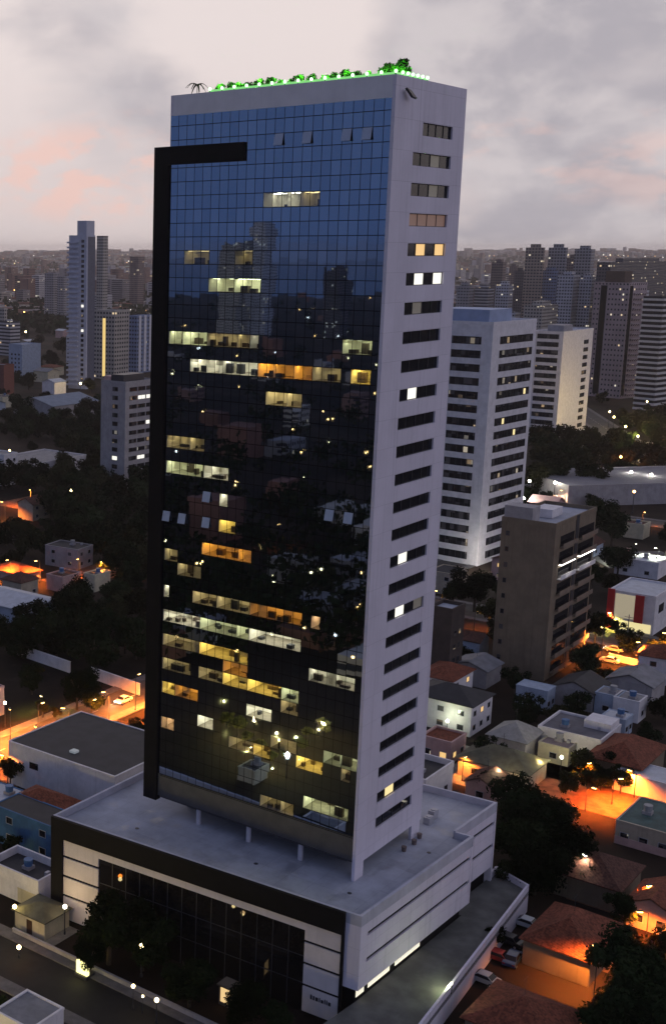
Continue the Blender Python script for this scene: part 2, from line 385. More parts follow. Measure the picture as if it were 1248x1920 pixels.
FAST_ONLY=None
def point(loc, col, power, r=.35, parent=None, name='light', mute=False):
    d = bpy.data.lights.new(name, 'POINT'); d.energy = power; d.color = col; d.shadow_soft_size = r
    o = bpy.data.objects.new(name, d); COL.objects.link(o); o.location = loc
    if parent: o.parent = parent
    return o
def spot(loc, col, power, parent, size=150, name='lamp_light'):
    d = bpy.data.lights.new(name, 'SPOT'); d.energy = power; d.color = col; d.shadow_soft_size = .25; d.spot_size = R(size); d.spot_blend = .7
    o = bpy.data.objects.new(name, d); COL.objects.link(o); o.location = loc; o.parent = parent
    return o
ORANGE = (1, .245, .028); WARM = (1, .66, .30); COOL = (1, .95, .80); YEL = (1, .74, .26)

# ------------------------------------------------------------------ ground, sea, roads
def ground():
    m, t, b = base_mat('ground_soil'); oc = t.new('ShaderNodeTexCoord').outputs['Object']
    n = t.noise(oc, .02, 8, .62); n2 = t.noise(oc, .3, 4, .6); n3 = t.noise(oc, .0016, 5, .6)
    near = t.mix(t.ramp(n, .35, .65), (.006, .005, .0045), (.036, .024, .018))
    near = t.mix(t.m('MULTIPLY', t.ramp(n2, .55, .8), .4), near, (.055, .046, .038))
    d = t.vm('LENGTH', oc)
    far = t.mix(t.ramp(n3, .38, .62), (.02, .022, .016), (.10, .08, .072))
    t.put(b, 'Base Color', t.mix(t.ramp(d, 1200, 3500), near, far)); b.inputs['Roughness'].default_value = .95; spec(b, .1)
    mb = MB(); rings = [0, 150, 300, 600, 1000, 1600, 2400, 3400, 4600, 6000, 7600, 9200, 10600, 12000]; n_ = 96
    vs = [(0, 0, 0)]; fs = []
    for k, r in enumerate(rings[1:]):
        for i in range(n_):
            a = 2*math.pi*i/n_; x, y = r*math.cos(a), r*math.sin(a)
            u = max(0, (r-3400)/(12000-3400)); fw = max(0, min(1, (math.sin(a)+.15)*2.5))
            z = fw*(u**1.4)*(86 + 10*math.sin(a*23)+8*math.sin(a*41+1)+5*math.sin(a*77))
            vs.append((x, y, z))
    for i in range(n_): fs.append((0, 1+i, 1+(i+1) % n_))
    for k in range(len(rings)-2):
        for i in range(n_):
            p = 1+k*n_+i; q = 1+k*n_+(i+1) % n_; fs.append((p, p+n_, q+n_, q))
    mb.add(vs, fs); o = mb.build('ground', m); tag(o, kind='structure')
    ms, t, b = base_mat('sea_water'); t.put(b, 'Base Color', (.012, .03, .07)); b.inputs['Roughness'].default_value = .22; spec(b, .5)
    tag(MB().box(-11000, -2500, -7000, 2500, .05, .25).build('sea', ms), kind='structure')
ground()
dasph = surf('dark_asphalt', (.013, .012, .013), .8, .3, .4)
asph = surf('asphalt', (.06, .055, .052), .8, .25, .4)
pave = surf('pavement_concrete', (.13, .12, .12), .85, .2, .8)
paint = surf('road_paint', (.55, .53, .48), .7, .15, 2)
roads = []
def road(name, a0, b0, a1, b1, w, z=.05, centre=True, side=True, mt=None):
    p, q = loc2w(a0, b0), loc2w(a1, b1); L = (q-p).length
    roads.append((p, q, w/2+2.5))
    tag(MB().obox(p, q, 0, L, -w/2, w/2, -.3, z).build('road', mt or asph), kind='structure')
    if side:
        mb = MB().obox(p, q, 0, L, w/2, w/2+2.2, -.3, z+.13); tag(mb.build('pavement', pave), kind='structure')
        mb = MB().obox(p, q, 0, L, -w/2-2.2, -w/2, -.3, z+.13); tag(mb.build('pavement', pave), kind='structure')
    if centre:
        mb = MB(); k = 2
        while k < min(L, 420): mb.obox(p, q, k, k+3, -.08, .08, z, z+.004); k += 7
        tag(mb.build('road_marking', paint), kind='structure')
road('road', 88, -60, 88, 330, 8.5)
road('road', 76, 180, -150, 180, 11, .058)
road('road', 90, -25, -60, -25, 7.5, .062, False, mt=dasph)
road('road', -52, -60, -52, 172, 6, .054, False)
road('road', 240, 720, 60, 395, 12, .05)
road('road', 76, 330, -260, 330, 9, .05, False)

# ------------------------------------------------------------------ the office tower (local x runs along its white side, y along its glass front)
tower = empty('office_tower', TO, YAW, 'tall office tower with dark mirror glass front, white side wall and wide terrace podium', 'office tower')
def tfront(px, py):
    s, z = plane_hit(px, py, TO, TA); return s, z
WZ = [20.45 + 3.46*i for i in range(26)]
def build_tower():
    T = tower; X1, Y1, ZT, ZD = 18.3, 31.0, 112.4, 14.3
    # white side wall with 26 real openings
    mb = MB()
    wx = [(5.1, 15.3)]*26; wx[25] = (7.3, 15.3)
    mb.box(0, 2.3, 0, .4, ZD, 16.4); mb.box(15.9, X1, 0, .4, ZD, 16.4)
    mb.box(0, 5.1, 0, .4, 16.4, ZT); mb.box(15.3, X1, 0, .4, 16.4, ZT)
    zp = 16.4
    for i, z in enumerate(WZ):
        mb.box(5.1, 15.3, 0, .4, zp, z-.75)
        if i == 25: mb.box(5.1, 7.3, 0, .4, z-.75, z+.75)
        zp = z+.75
    mb.box(5.1, 15.3, 0, .4, zp, ZT)
    mb.build('side_wall', side_wall, T)
    # storey joints are dark lines in the side wall's material
    core = MB().box(5.0, X1-.05, .75, Y1-.4, 17.0, 110.9); core.build('tower_core', black_clad, T)
    MB().box(X1-.02, X1+.35, .0, Y1, 16.4, ZT).build('rear_wall', side_wall, T)
    MB().box(.51, X1-.02, Y1-.38, Y1, 20.35, 109.9).box(0, X1-.02, Y1-.38, Y1, 109.91, ZT).build('end_wall', side_wall, T)
    MB().box(0, .4, .4, Y1-.38, 109.9, ZT).build('parapet', white_wall, T)
    MB().box(.4, X1-.02, .4, Y1-.38, 111.0, 111.2).build('roof', deck_mat, T)
    lit_cells = set()
    mb = MB().box(.06, .5, .4, Y1, 17.0, 20.33)
    for k in range(16): mb.box(.03, .06, .4, Y1, 17.15+k*.2, 17.23+k*.2)
    mb.build('spandrel_band', spandrel, T)
    MB().box(0, X1-.03, .42, Y1-.42, 16.85, 16.99).build('soffit', metal_d, T)
    MB().box(4.5, 17, 3.5, 29, ZD, 16.85).build('lobby_core', surf('lobby_wall', (.10, .10, .115), .6, .15, .5), T)
    for y in (24.5, 16.3, 8.3):
        MB().tube((.9, y, ZD), (.9, y, 16.85), .34, .34, 14).build('column', surf('column_render', (.50, .49, .56), .7, .08, 1), T)
    mb = MB().box(-.35, .7, Y1+.02, 33.25, 16.3, 106.1).box(-.35, .0, 19.6, Y1+.02, 103.85, 106.1)
    mb.build('black_frame', black_clad, T)
    # side windows: frame with three mullions, dark panes behind, a few panes lit
    litp = {21: [(1, 'w'), (3, 'w')], 20: [(1, 'W'), (3, 'W')], 19: [(1, 'd')], 16: [(1, 'W')], 10: [(1, 'W')], 8: [(1, 'W'), (3, 'd')], 22: [(0, 'a'), (1, 'a'), (2, 'a'), (3, 'a')], 1: [(1, 'y')], 23: [(2, 'd')], 24: [(2, 'd')]}
    dimm = {'w': win_warm, 'W': win_white, 'y': win_yel, 'd': glow('window_dim', (1, .85, .55), .06), 'a': glow('window_dim_amber', (1, .45, .22), .10)}
    for i, z in enumerate(WZ):
        x0, x1 = wx[i]; n = 4; w = (x1-x0)/n
        mb = MB().box(x0, x1, .22, .36, z-.75, z-.68).box(x0, x1, .22, .36, z+.68, z+.75)
        for k in range(n+1):
            xm = min(max(x0+k*w, x0+.04), x1-.04); mb.box(xm-.04, xm+.04, .22, .36, z-.68, z+.68)
        wo = mb.build('window', metal_d, T)
        MB().box(x0, x1, .30, .34, z-.72, z+.72).build('glass', glassd, wo)
        for k, kind in litp.get(i, []):
            o = MB().box(x0+k*w+.05, x0+(k+1)*w-.05, .285, .30, z-.66, z+.66).build('lit_pane', dimm[kind], wo)
    # floodlight bracket high on the side wall
    f = MB(); f.tube((2.4, 0, 110.9), (2.4, -.55, 110.7), .06); f.add([(1.5, -.35, 110.95), (2.6, -.35, 110.75), (3.4, -.75, 109.9), (2.3, -.75, 110.0), (1.5, -.6, 111.05), (2.6, -.6, 110.85), (3.4, -1.0, 110.0), (2.3, -1.0, 110.1)], [(0,1,2,3), (7,6,5,4), (0,4,5,1), (1,5,6,2), (2,6,7,3), (3,7,4,0)])
    f.build('floodlight', metal_d, T)
    # lit offices behind the glass, with added ones at the end
    LIT = [(500,568,371,'white'),(571,606,372,'dim'),(340,388,478,'dim'),(440,478,479,'dim'),(392,438,531,'green'),(440,490,533,'green'),
        (301,340,634,'green'),(343,383,637,'green'),(388,462,640,'dim'),(465,487,642,'white'),(646,704,647,'green'),
        (357,384,687,'white'),(390,482,691,'white'),(486,552,697,'amber'),(555,586,699,'amber'),(660,704,700,'yellow'),
        (295,381,827,'dim'),(294,324,826,'yellow'),(296,380,883,'green'),(383,424,890,'white'),(405,419,940,'white'),(407,438,993,'yellow'),
        (384,474,1041,'amber'),(300,331,1040,'dim'),(290,312,1112,'white'),(358,400,1112,'dim'),(287,372,1163,'white'),(473,574,1157,'amber'),(576,608,1169,'peach'),
        (375,466,1183,'green'),(470,568,1202,'white'),(298,367,1210,'dim'),(376,466,1236,'yellow'),(572,672,1278,'white'),(374,412,1271,'dim'),(412,466,1270,'yellow'),
        (468,522,1290,'yellow'),(524,566,1308,'green'),(296,330,1285,'yellow'),(289,326,1345,'peach'),(370,404,1362,'white'),(467,508,1343,'white'),
        (512,560,1405,'dim'),(600,666,1434,'green'),(562,660,1518,'green'),(432,470,1395,'dim'),(470,512,1420,'yellow'),(640,664,1452,'dim'),(586,640,700,'dim'),(500,560,745,'dim'),(330,372,1060,'dim'),(400,470,1130,'dim'),(300,360,1240,'dim'),(420,470,1255,'amber'),(520,566,1330,'dim'),(556,600,1440,'yellow'),(480,552,1500,'dim'),(330,366,1290,'amber')]  # rooms added to stand in for amber and yellow reflections
    rg = random.Random(40)
    for (l, r, py, kind) in LIT:
        yl, zl = tfront(l, py); yr, zr = tfront(r, py)
        ym, zm = tfront((l+r)/2, py)
        h = math.floor((zm-20.35)/PH); z0 = 20.35 + h*PH
        c0 = round(yr/PW); c1 = max(c0+1, round(yl/PW))
        c0 = max(0, c0); c1 = min(24, c1)
        cells = [(q, h) for q in range(c0, c1) if (q, h) not in lit_cells]
        if not cells: continue
        lit_cells.update(cells); c0 = cells[0][0]; c1 = cells[-1][0]+1
        office(T, max(c0*PW, .45)+.01, min(c1*PW, Y1-.42)-.01, z0+.03, z0+PH-.03, kind, rg)
    cw = MB()
    for h in range(52):
        for q in range(24):
            y0, y1 = max(q*PW, .4), min((q+1)*PW, Y1); z0 = 20.35+h*PH; z1 = min(z0+PH, 109.9)
            if z1 > z0: cw.add([(.03, y0, z0), (.03, y1, z0), (.03, y1, z1), (.03, y0, z1)], [(0, 3, 2, 1)][:1], 1 if (q, h) in lit_cells else 0)
    cw.build('curtain_wall', [cg, cgl], T)
    for z in (109.6, 20.04): MB().box(.04, 5.0, .42, Y1-.4, z, z+.28).build('floor_slab', black_clad, T)
    # awning vents standing open
    vent = MB()
    for (px, py) in [(530,256),(571,254),(652,249),(694,247),(309,968),(341,970),(392,975),(621,965),(660,968),(395,938)]:
        y, z = tfront(px, py); cidx = math.floor(y/PW); h = math.floor((z-20.35)/PH)
        y0 = cidx*PW+.06; y1 = y0+PW-.12; z1 = 20.35+(h+1)*PH-.04; z0 = z1-1.35
        o = -.30
        mb = MB().add([(.0,y0,z1),(.0,y1,z1),(o,y1,z0),(o,y0,z0),(-.04,y0,z1+.01),(-.04,y1,z1+.01),(o-.04,y1,z0+.01),(o-.04,y0,z0+.01)],
                      [(0,1,2,3),(7,6,5,4),(0,4,5,1),(1,5,6,2),(2,6,7,3),(3,7,4,0)])
        mb.build('awning_vent', surf('vent_sky_glass', (.40, .46, .58), .25, .05, 1), T)  # sky reflection put into the pane's pale blue colour
    # lamps along the roof edge
    for (x0, x1, y0, y1) in ((.30, .38, .45, 25.4), (.45, 8.6, .30, .38)): MB().box(x0, x1, y0, y1, ZT+.01, ZT+.30).build('light_strip', glow('strip_green', (.26, .85, .20), .75), T)
    n = 15
    for k in range(n):
        y = 25.2 - k*25.0/(n-1)
        mb = MB().tube((.2, y, ZT), (.2, y, ZT+.2), .05, .05, 6); mb.ball((.2, y, ZT+.36), .21, 8, 5, 1)
        mb.build('roof_lamp', [metal_d, lampg], T)
    for k in range(6):
        x = 1.9+k*1.25
        mb = MB().tube((x, .2, ZT), (x, .2, ZT+.2), .05, .05, 6); mb.ball((x, .2, ZT+.36), .21, 8, 5, 1)
        mb.build('roof_lamp', [metal_d, lampg], T)
    for k in range(9): point((.75, 24.3-k*2.95, ZT+1.0), (.25, 1, .12), 260, .25, T, 'roof_light')
    for x in (2.4, 5.2, 8.2): point((x, .8, ZT+.85), (.2, 1, .08), 330, .25, T, 'roof_light')
    point((13.5, .9, ZT+.8), (.2, 1, .45), 220, .3, T, 'roof_light')
    # rooftop plant room, set well back
    MB().box(8, 15, 12, 22, 111.2, 112.3).build('plant_deck', deck_mat, T)

    # ---- podium
    C0 = (-8.93, -5.77); C1 = (20.70, -6.75); C2 = (20.55, -4.3); C3 = (33.5, -4.7); C4 = (31.0, 30); Lb = (9.5, 40.2); L = (-12.1, 40.15)
    ZR = 14.3; ZP = 15.3; GF = 5.5
    poly = [C0, C1, C2, C3, C4, Lb, L]
    MB().prism([(-8.5, -5.4), (20.3, -6.35), (20.2, -3.9), (33.1, -4.3), (30.7, 29.6), (9.4, 39.8), (-11.7, 39.8)], ZR-.4, ZR).build('terrace_floor', deck_mat, T)
    pts = poly; par = MB()
    for i in range(len(pts)):
        p, q = pts[i], pts[(i+1) % len(pts)]
        Ln = math.dist(p, q); par.obox(p, q, .0, Ln-.0, -.38 if i % 2 else -.385, 0, ZR-.4, ZP - (0.002*i))
    par.build('terrace_parapet', surf('parapet_render', (.47, .47, .54), .75, .1, .4, .15), T)
    for (x, y) in ((-6, 30), (-4, 12), (-3, -1), (14, -3.5), (25, 1), (27, 15)):
        MB().tube((x, y, ZR), (x, y, ZR+.04), .28, .28, 12).build('roof_drain', metal_d, T)
    for (x, y, h_) in ((22.5, .6, 1.0), (24.4, .8, 1.3), (29.0, 8.0, 1.2), (29.2, 11, 1.2)):
        m_ = MB().box(x-.7, x+.7, y-.45, y+.45, ZR, ZR+h_); m_.tube((x, y, ZR+h_), (x, y, ZR+h_+.1), .36, .36, 12); m_.build('air_conditioner', metal_l, T)
    for (x, y) in ((17.2, -.6), (15.0, -.9), (12.2, -.8)):
        MB().tube((x, y, ZR), (x, y, ZR+.7), .28, .36, 10).build('planter', surf('planter_clay', (.16, .12, .11), .8, .2, 2), T)
    # front (L -> C0)
    Ln = math.dist(L, C0)
    fr = MB()
    fr.obox(L, C0, 0, 44.05, .003, .5, 12.35, ZP-.02); fr.obox(L, C0, 0, 1.92, .0, .5, 0, 12.35); fr.obox(L, C0, 43.72, 44.05, 0, .35, 0, 12.35)
    fr.build('podium_frame', black_clad, T)
    pw = MB()
    pw.obox(L, C0, 1.92, 43.72, -.4, .12, 11.15, 12.35)
    for (s0, s1) in ((1.92, 7.9), (38.9, 43.72)):
        zz = 11.15
        for zg in (9.7, 6.75, 3.8):
            if zz-.0 > zg+.18: pw.obox(L, C0, s0, s1, -.4, .12, zg+.18, zz)
            zz = zg-.18
        pw.obox(L, C0, s0, s1, -.4, .12, .25, zz)
    pw.build('podium_panel', surf('podium_panel_paint', (.68, .62, .62), .65, .07, .4, .15), T)
    gv = MB()
    gv.obox(L, C0, 1.92, 7.9, -.4, -.05, .0, 11.15); gv.obox(L, C0, 38.9, 43.72, -.4, -.05, 0, 11.15); gv.obox(L, C0, 7.9, 38.9, -.45, -.401, 0, 11.15); gv.build('podium_recess', black_clad, T)
    pg = MB().obox(L, C0, 7.9, 38.9, -.4, -.12, .2, 11.15)
    po = pg.build('podium_glass', dark_glass('podium_mirror', (.010, .009, .010), .03, .6), T)
    ml = MB()
    for k in range(1, 14): ml.obox(L, C0, 7.9+k*31/14-.05, 7.9+k*31/14+.05, -.118, -.05, .2, 11.15)
    for z in (3.9, 7.5): ml.obox(L, C0, 7.9, 38.9, -.116, -.06, z-.05, z+.05)
    ml.build('mullion', metal_d, po)
    # small dark lettering on the right-hand panel
    sg = MB(); s = 40.0
    for k, (w, h0, h1) in enumerate([(.22, 0, .6), (.20, 0, .55), (.34, .0, .5), (.12, 0, .6), (.30, .0, .42), (.12, 0, .6), (.12, 0, .6), (.30, 0, .45)]):
        sg.obox(L, C0, s, s+w, .12, .17, 2.25+h0, 2.25+h1); s += w+.14
    sg.build('wall_lettering', metal_d, T)
    # white box on the side, with its two long slots
    wp = MB(); wp.obox(L, C0, 44.05, Ln, -.6, 0, GF, ZR-.4)
    def side(p, q, s0, s1, zb):
        Lq = math.dist(p, q)
        wp.obox(p, q, 0, Lq, -.6, 0, 12.65, ZR-.4); wp.obox(p, q, 0, Lq, -.6, 0, 9.2, 12.1); wp.obox(p, q, 0, Lq, -.6, 0, zb, 8.65)
        for z in (12.1, 8.65): wp.obox(p, q, 0, s0, -.6, -.003, z, z+.55); wp.obox(p, q, s1, Lq, -.6, -.003, z, z+.55)
        wp.obox(p, q, s0, s1, -.6, -.25, 8.65, 9.2, 1); wp.obox(p, q, s0, s1, -.6, -.25, 12.1, 12.65, 1)
    side(C0, C1, 1.75, 28.9, GF); side(C2, C3, .3, 12.9, GF)
    wp.obox(C1, C2, 0.02, 2.4, -.6, -.01, GF, ZR-.4); wp.obox(C3, C4, 0, 34, -.6, -.01, 0, ZR-.4)
    wp.build('podium_wall', [side_wall, black_clad], T)
    MB().prism([(-8.0, -4.9), (20.0, -5.7), (20.0, -3.3), (32.8, -3.8), (30.4, 29.3), (9.2, 39.5), (-11.2, 39.5), (-8.3, -2)], 0, ZR-.41).build('podium_core', black_clad, T)
    # lit strip windows under the white box
    for (s0, s1) in ((-.9+1.2, 2.2), (3.2, 8.6), (10.0, 16.6)):
        o = MB().obox((-8.0, -4.9), (20.0, -5.7), s0, s1, .004, .05, 3.75, 4.75).build('strip_window', glow('strip_light', (1, .93, .72), 1.0), T)
    # left flank of the podium
    MB().obox(Lb, L, 0, math.dist(Lb, L)-.01, -.5, -.02, 0, ZR-.4).build('flank_wall', side_wall, T)
    # low car deck along the side, with its own parapet
    D = [(-24, -3.5), (-24, -15.0), (33.8, -10.0), (36.2, -4.2), (33.4, -4.15), (20.6, -3.75), (20.8, -5.75), (-7.9, -4.95)]
    MB().prism(D, 2.6, 3.25).build('car_deck', surf('car_deck_concrete', (.115, .115, .11), .85, .25, .35, bump=.1), T)
    dp = MB(); E = [D[0], D[1], D[2], D[3]]
    dp.obox((-24, -15.0), (33.8, -10.0), 0, math.dist((-24, -15.0), (33.8, -10.0)), -.3, 0, 0, 4.2)
    dp.obox((33.8, -10.0), (36.2, -4.2), 0, math.dist((33.8, -10.0), (36.2, -4.2)), -.3, 0, 0, 4.21)
    dp.obox((36.2, -4.2), (33.5, -4.2), .0, 2.7, -.3, 0, 0, 4.215)
    dp.build('deck_parapet', side_wall, T)
    point((1.5, -12.5, 4.6), (.9, 1, .55), 420, .3, T, 'deck_light')
    lf = MB().tube((1.5, -13.0, 3.25), (1.5, -13.0, 4.6), .05); lf.ball((1.5, -12.9, 4.65), .16, 8, 5, 1); lf.build('deck_lamp', [metal_d, lampw], T)
build_tower()

# ------------------------------------------------------------------ trees
roof_leaf = leaf_mat('leaf_bright', (.055, .14, .03))
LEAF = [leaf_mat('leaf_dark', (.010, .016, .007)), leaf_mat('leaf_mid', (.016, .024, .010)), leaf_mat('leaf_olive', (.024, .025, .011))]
bark = surf('bark', (.06, .045, .035), .9, .3, 2)
def crown_mesh(seed, n, leaf, flat=.75, lobes=9, mat=0, name='crown'):
    """a unit crown: leaf sprays scattered through uneven lobes, with holes left between them"""
    rg = random.Random(seed); mb = MB(); L = []
    for k in range(lobes):
        a = rg.uniform(0, 2*math.pi); rr = rg.uniform(.15, .72) if k else 0
        L.append((math.cos(a)*rr, math.sin(a)*rr, rg.uniform(-.62, .45)*flat, rg.uniform(.24, .44)))
    tot = sum(l[3]**2 for l in L)
    for (lx, ly, lz, lr) in L:
        for _ in range(int(n*lr*lr/tot)):
            v = Vector((rg.gauss(0, 1), rg.gauss(0, 1), rg.gauss(0, 1))).normalized()
            d = lr*(rg.random()**.38)*rg.uniform(.85, 1.12)
            p = Vector((lx, ly, lz)) + Vector((v.x*d, v.y*d, v.z*d*flat))
            s = leaf*rg.uniform(.6, 1.35)
            nrm = (v + Vector((rg.gauss(0, .6), rg.gauss(0, .6), rg.gauss(0.3, .6)))).normalized()
            u = nrm.orthogonal().normalized(); w = nrm.cross(u); an = rg.uniform(0, 6.28)
            u2 = u*math.cos(an)+w*math.sin(an); w2 = nrm.cross(u2)
            mb.add([p-u2*s, p+w2*s*.55-nrm*s*.12, p+u2*s, p-w2*s*.55-nrm*s*.12], [(0, 1, 2, 3)])
    return mb.mesh(name, LEAF[mat])
def trunk_mesh(seed):
    rg = random.Random(seed); mb = MB()
    mb.tube((0, 0, -1.05), (.02, .01, -.35), .075, .055, 8)
    for k in range(6):
        a = k*1.05+rg.uniform(-.3, .3); r = rg.uniform(.28, .5); z = rg.uniform(.0, .35)
        mid = (math.cos(a)*r*.45, math.sin(a)*r*.45, z*.35-.15)
        mb.tube((.02, .01, -.38), mid, .045, .03, 6); mb.tube(mid, (math.cos(a)*r, math.sin(a)*r, z), .03, .010, 5)
    return mb.mesh('trunk', bark)
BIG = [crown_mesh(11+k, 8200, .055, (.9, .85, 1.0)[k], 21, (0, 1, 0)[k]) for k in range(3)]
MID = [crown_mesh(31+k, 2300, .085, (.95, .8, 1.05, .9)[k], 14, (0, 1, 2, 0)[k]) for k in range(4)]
TRK = [trunk_mesh(3), trunk_mesh(9)]
scatter_trees = []
def tree(px=None, py=None, r=5, zc=6., label=None, big=False, group=None, pos=None, name='tree', kind=None):
    p = at(px, py, zc) if pos is None else Vector(pos)
    k = random.randrange(3 if big else 4)
    o = empty(name, (p.x, p.y, 0), random.uniform(0, 6.28), label, 'tree', group)
    cr = bpy.data.objects.new('crown', (BIG if big else MID)[k if kind is None else kind]); COL.objects.link(cr); cr.parent = o
    h = r*random.uniform(.85, 1.05); cr.location = (0, 0, zc); cr.scale = (r, r*random.uniform(.85, 1.1), h)
    tr = bpy.data.objects.new('trunk', TRK[k % 2]); COL.objects.link(tr); tr.parent = o
    tr.location = (0, 0, zc); tr.scale = (r*.8, r*.8, (zc+.15)/1.05)
    return o
def palm(loc, h, r, label, parent_z=0, n=11, mat=1, seed=1, group=None):
    rg = random.Random(seed)
    o = empty('palm_tree', loc, rg.uniform(0, 6), label, 'palm tree', group)
    mb = MB(); prev = Vector((0, 0, 0))
    for k in range(5):
        q = Vector((.04*h*(k+1)/5*math.sin(k), .03*h*(k+1)/5, h*(k+1)/5)); mb.tube(prev, q, .05*h*(1-.12*k)*.6, .05*h*(1-.12*(k+1))*.6, 8); prev = q
    mb.build('trunk', bark, o)
    fr = MB(); top = prev
    for k in range(n):
        a = 2*math.pi*k/n+rg.uniform(-.2, .2); d = Vector((math.cos(a), math.sin(a), 0)); up = rg.uniform(.25, .9); sd_ = Vector((-d.y, d.x, 0)); pp = top
        for j in range(6):
            t0 = (j+1)/6; q = top + d*r*t0 + Vector((0, 0, r*(up*t0 - 1.05*t0*t0)))
            w = r*.15*(1-.75*t0)
            fr.add([pp-sd_*w, pp+Vector((0,0,.04)), q+Vector((0,0,.04)), q-sd_*w*.8+Vector((0,0,-w*.5))], [(0,1,2,3)])
            fr.add([pp+Vector((0,0,.04)), pp+sd_*w, q+sd_*w*.8+Vector((0,0,-w*.5)), q+Vector((0,0,.04))], [(0,1,2,3)]); pp = q
    fr.build('crown', LEAF[mat], o); return o
def bush(loc, r, label, mat=1, seed=5, n=420, group=None, sz=.9, cat='shrub', name='roof_shrub'):
    me = crown_mesh(seed, n, .13, .85, 6, mat, 'foliage'); me.materials.clear(); me.materials.append(roof_leaf if mat else LEAF[0]); o = bpy.data.objects.new(name, me); COL.objects.link(o)
    o.location = loc; o.scale = (r, r, r*sz); return tag(o, label, cat, group)
def troof(px, py, back):  # a point over the roof on the pixel's ray, 'back' metres behind the front edge
    r = ray(px, py); k = (TO.x*TB.x+TO.y*TB.y+back)/(r.x*TB.x+r.y*TB.y); return r*k + Vector((0, 0, CAM_H))
p = troof(371, 152, 3.0); palm((p.x, p.y, 111.2), 2.6, 1.5, 'lone dark palm sticking up at the left end of the tower roof', seed=4, n=9)
for (px, py, bk, r, lab, sd_, mt) in [(432, 152, 2.0, 1.25, 'low green shrub beside the palm on the tower roof', 2, 1), (404, 158, 1.8, .8, 'smallest leafy shrub, nearest the palm on the tower roof', 8, 2),
        (782, 124, 4.6, 2.0, 'biggest bright green shrub at the front corner of the tower roof', 3, 1), (815, 147, 6.5, .7, 'tiny dark shrub between two brighter ones along the white side of the roof', 6, 0), (843, 150, 8.5, 1.05, 'bluish green shrub at the far right end of the tower roof', 7, 1)]:
    q = troof(px, py, bk); a_, b_ = w2loc(q); a_ = max(a_, 1.2 if r < 1.5 else 2.0); q = loc2w(a_, max(b_, 1.0))
    bush((q.x, q.y, 111.9 if r < 1.5 else 113.9), r, lab, mt, sd_, 420 if r < 2 else 900)

for k in range(17):       # low planting added between the lamps to carry their green glow
    q = loc2w(24.6-k*1.46, 1.45+.2*math.sin(k*2.1)); me = None
    if k == 0:
        hedge0 = bush((q.x, q.y, 113.0), 1.25, 'added green planting carrying the glow between the lamps along the tower roof edge', 1, 12, 420, 'planting along the tower roof edge')
    else:
        o = hedge0.copy(); COL.objects.link(o); o.location = (q.x, q.y, 113.0+.2*math.sin(k*1.7)); o.rotation_euler = (0, 0, k*1.3); o.scale = [v*(.85+.25*math.sin(k*2.7)**2) for v in hedge0.scale]

# ------------------------------------------------------------------ buildings around
foot = []      # footprints already taken: centre x, y, radius
def take(root, wx, wy):
    u, v = dirs(root.rotation_euler.z); c_ = root.location + u*wx/2 + v*wy/2; foot.append((c_.x, c_.y, math.hypot(wx, wy)/2*.85))
foot.append((loc2w(14, 10).x, loc2w(14, 10).y, 34))
def solve_block(xc, yb, yt, xl, xr, yaw=YAW, zb=0):
    """corner of the block on the ground under pixel (xc, yb); its height and its two widths from the other pixels"""
    p = at(xc, yb, zb); u, v = dirs(yaw)
    h = plane_hit(xc + (yb-yt)*.066*(1 if xc > 600 else -.0), yt, p, u)[1]
    # height: same place, higher up
    lo, hi = 0., 400.
    for _ in range(40):
        m_ = (lo+hi)/2
        if proj((p.x, p.y, m_))[1] > yt: lo = m_
        else: hi = m_
    h = lo
    def width(xp, d):
        lo, hi = .5, 200.
        s = 1 if xp > proj((p.x, p.y, h))[0] else -1
        for _ in range(40):
            m_ = (lo+hi)/2; q = proj((p.x+d.x*m_, p.y+d.y*m_, h))
            if q and (q[0]-xp)*s < 0: lo = m_
            else: hi = m_
        return lo
    return p, h, width(xr, u), width(xl, v)
def windows_on(T, face, s0, s1, z0, fh, rows, hh, n=1, frame=metal_d, gl=None, proud=.05, lit=(), skip=(), litmat=None, gap=.0):
    """rows of windows on the side ('x': face y=0) or the front ('y': face x=0); every window a part with its pane"""
    gl = gl or paneg; w = (s1-s0)/n
    for i in range(rows):
        for k in range(n):
            if (i, k) in skip: continue
            a, b_ = s0+k*w+gap/2, s0+(k+1)*w-gap/2; z = z0+i*fh
            mb = MB(); f = .09
            def bx(a0, a1, z_0, z_1, d0, d1, m=0):
                if face == 'x': mb.box(a0, a1, -d1, -d0, z_0, z_1, m)
                else: mb.box(-d1, -d0, a0, a1, z_0, z_1, m)
            bx(a, b_, z, z+f, -.05, proud); bx(a, b_, z+hh-f, z+hh, -.05, proud)
            bx(a, a+f, z+f, z+hh-f, -.05, proud); bx(b_-f, b_, z+f, z+hh-f, -.05, proud)
            if b_-a > 4:
                m_ = int((b_-a)/1.7)
                for j in range(1, m_): q = a+(b_-a)*j/m_; bx(q-.04, q+.04, z+f, z+hh-f, -.05, proud-.01)
            bx(a+f, b_-f, z+f, z+hh-f, -.04, .015, 1)
            mb.build('window', [frame, (litmat or win_white) if (i, k) in lit else gl], T)
def body(T, wx, wy, h, wall, roofm=None, par=.9, cat_wall='wall'):
    MB().box(0, wx, 0, wy, -.5, h).build(cat_wall, wall, T)
    mb = MB()
    mb.box(-.06, wx+.06, -.06, .25, h, h+par); mb.box(-.06, wx+.06, wy-.25, wy+.06, h, h+par); mb.box(-.06, .25, .25, wy-.25, h, h+par); mb.box(wx-.25, wx+.06, .25, wy-.25, h, h+par)
    mb.build('parapet', wall, T); MB().box(.25, wx-.25, .25, wy-.25, h, h+.12).build('roof', roofm or deck_mat, T)
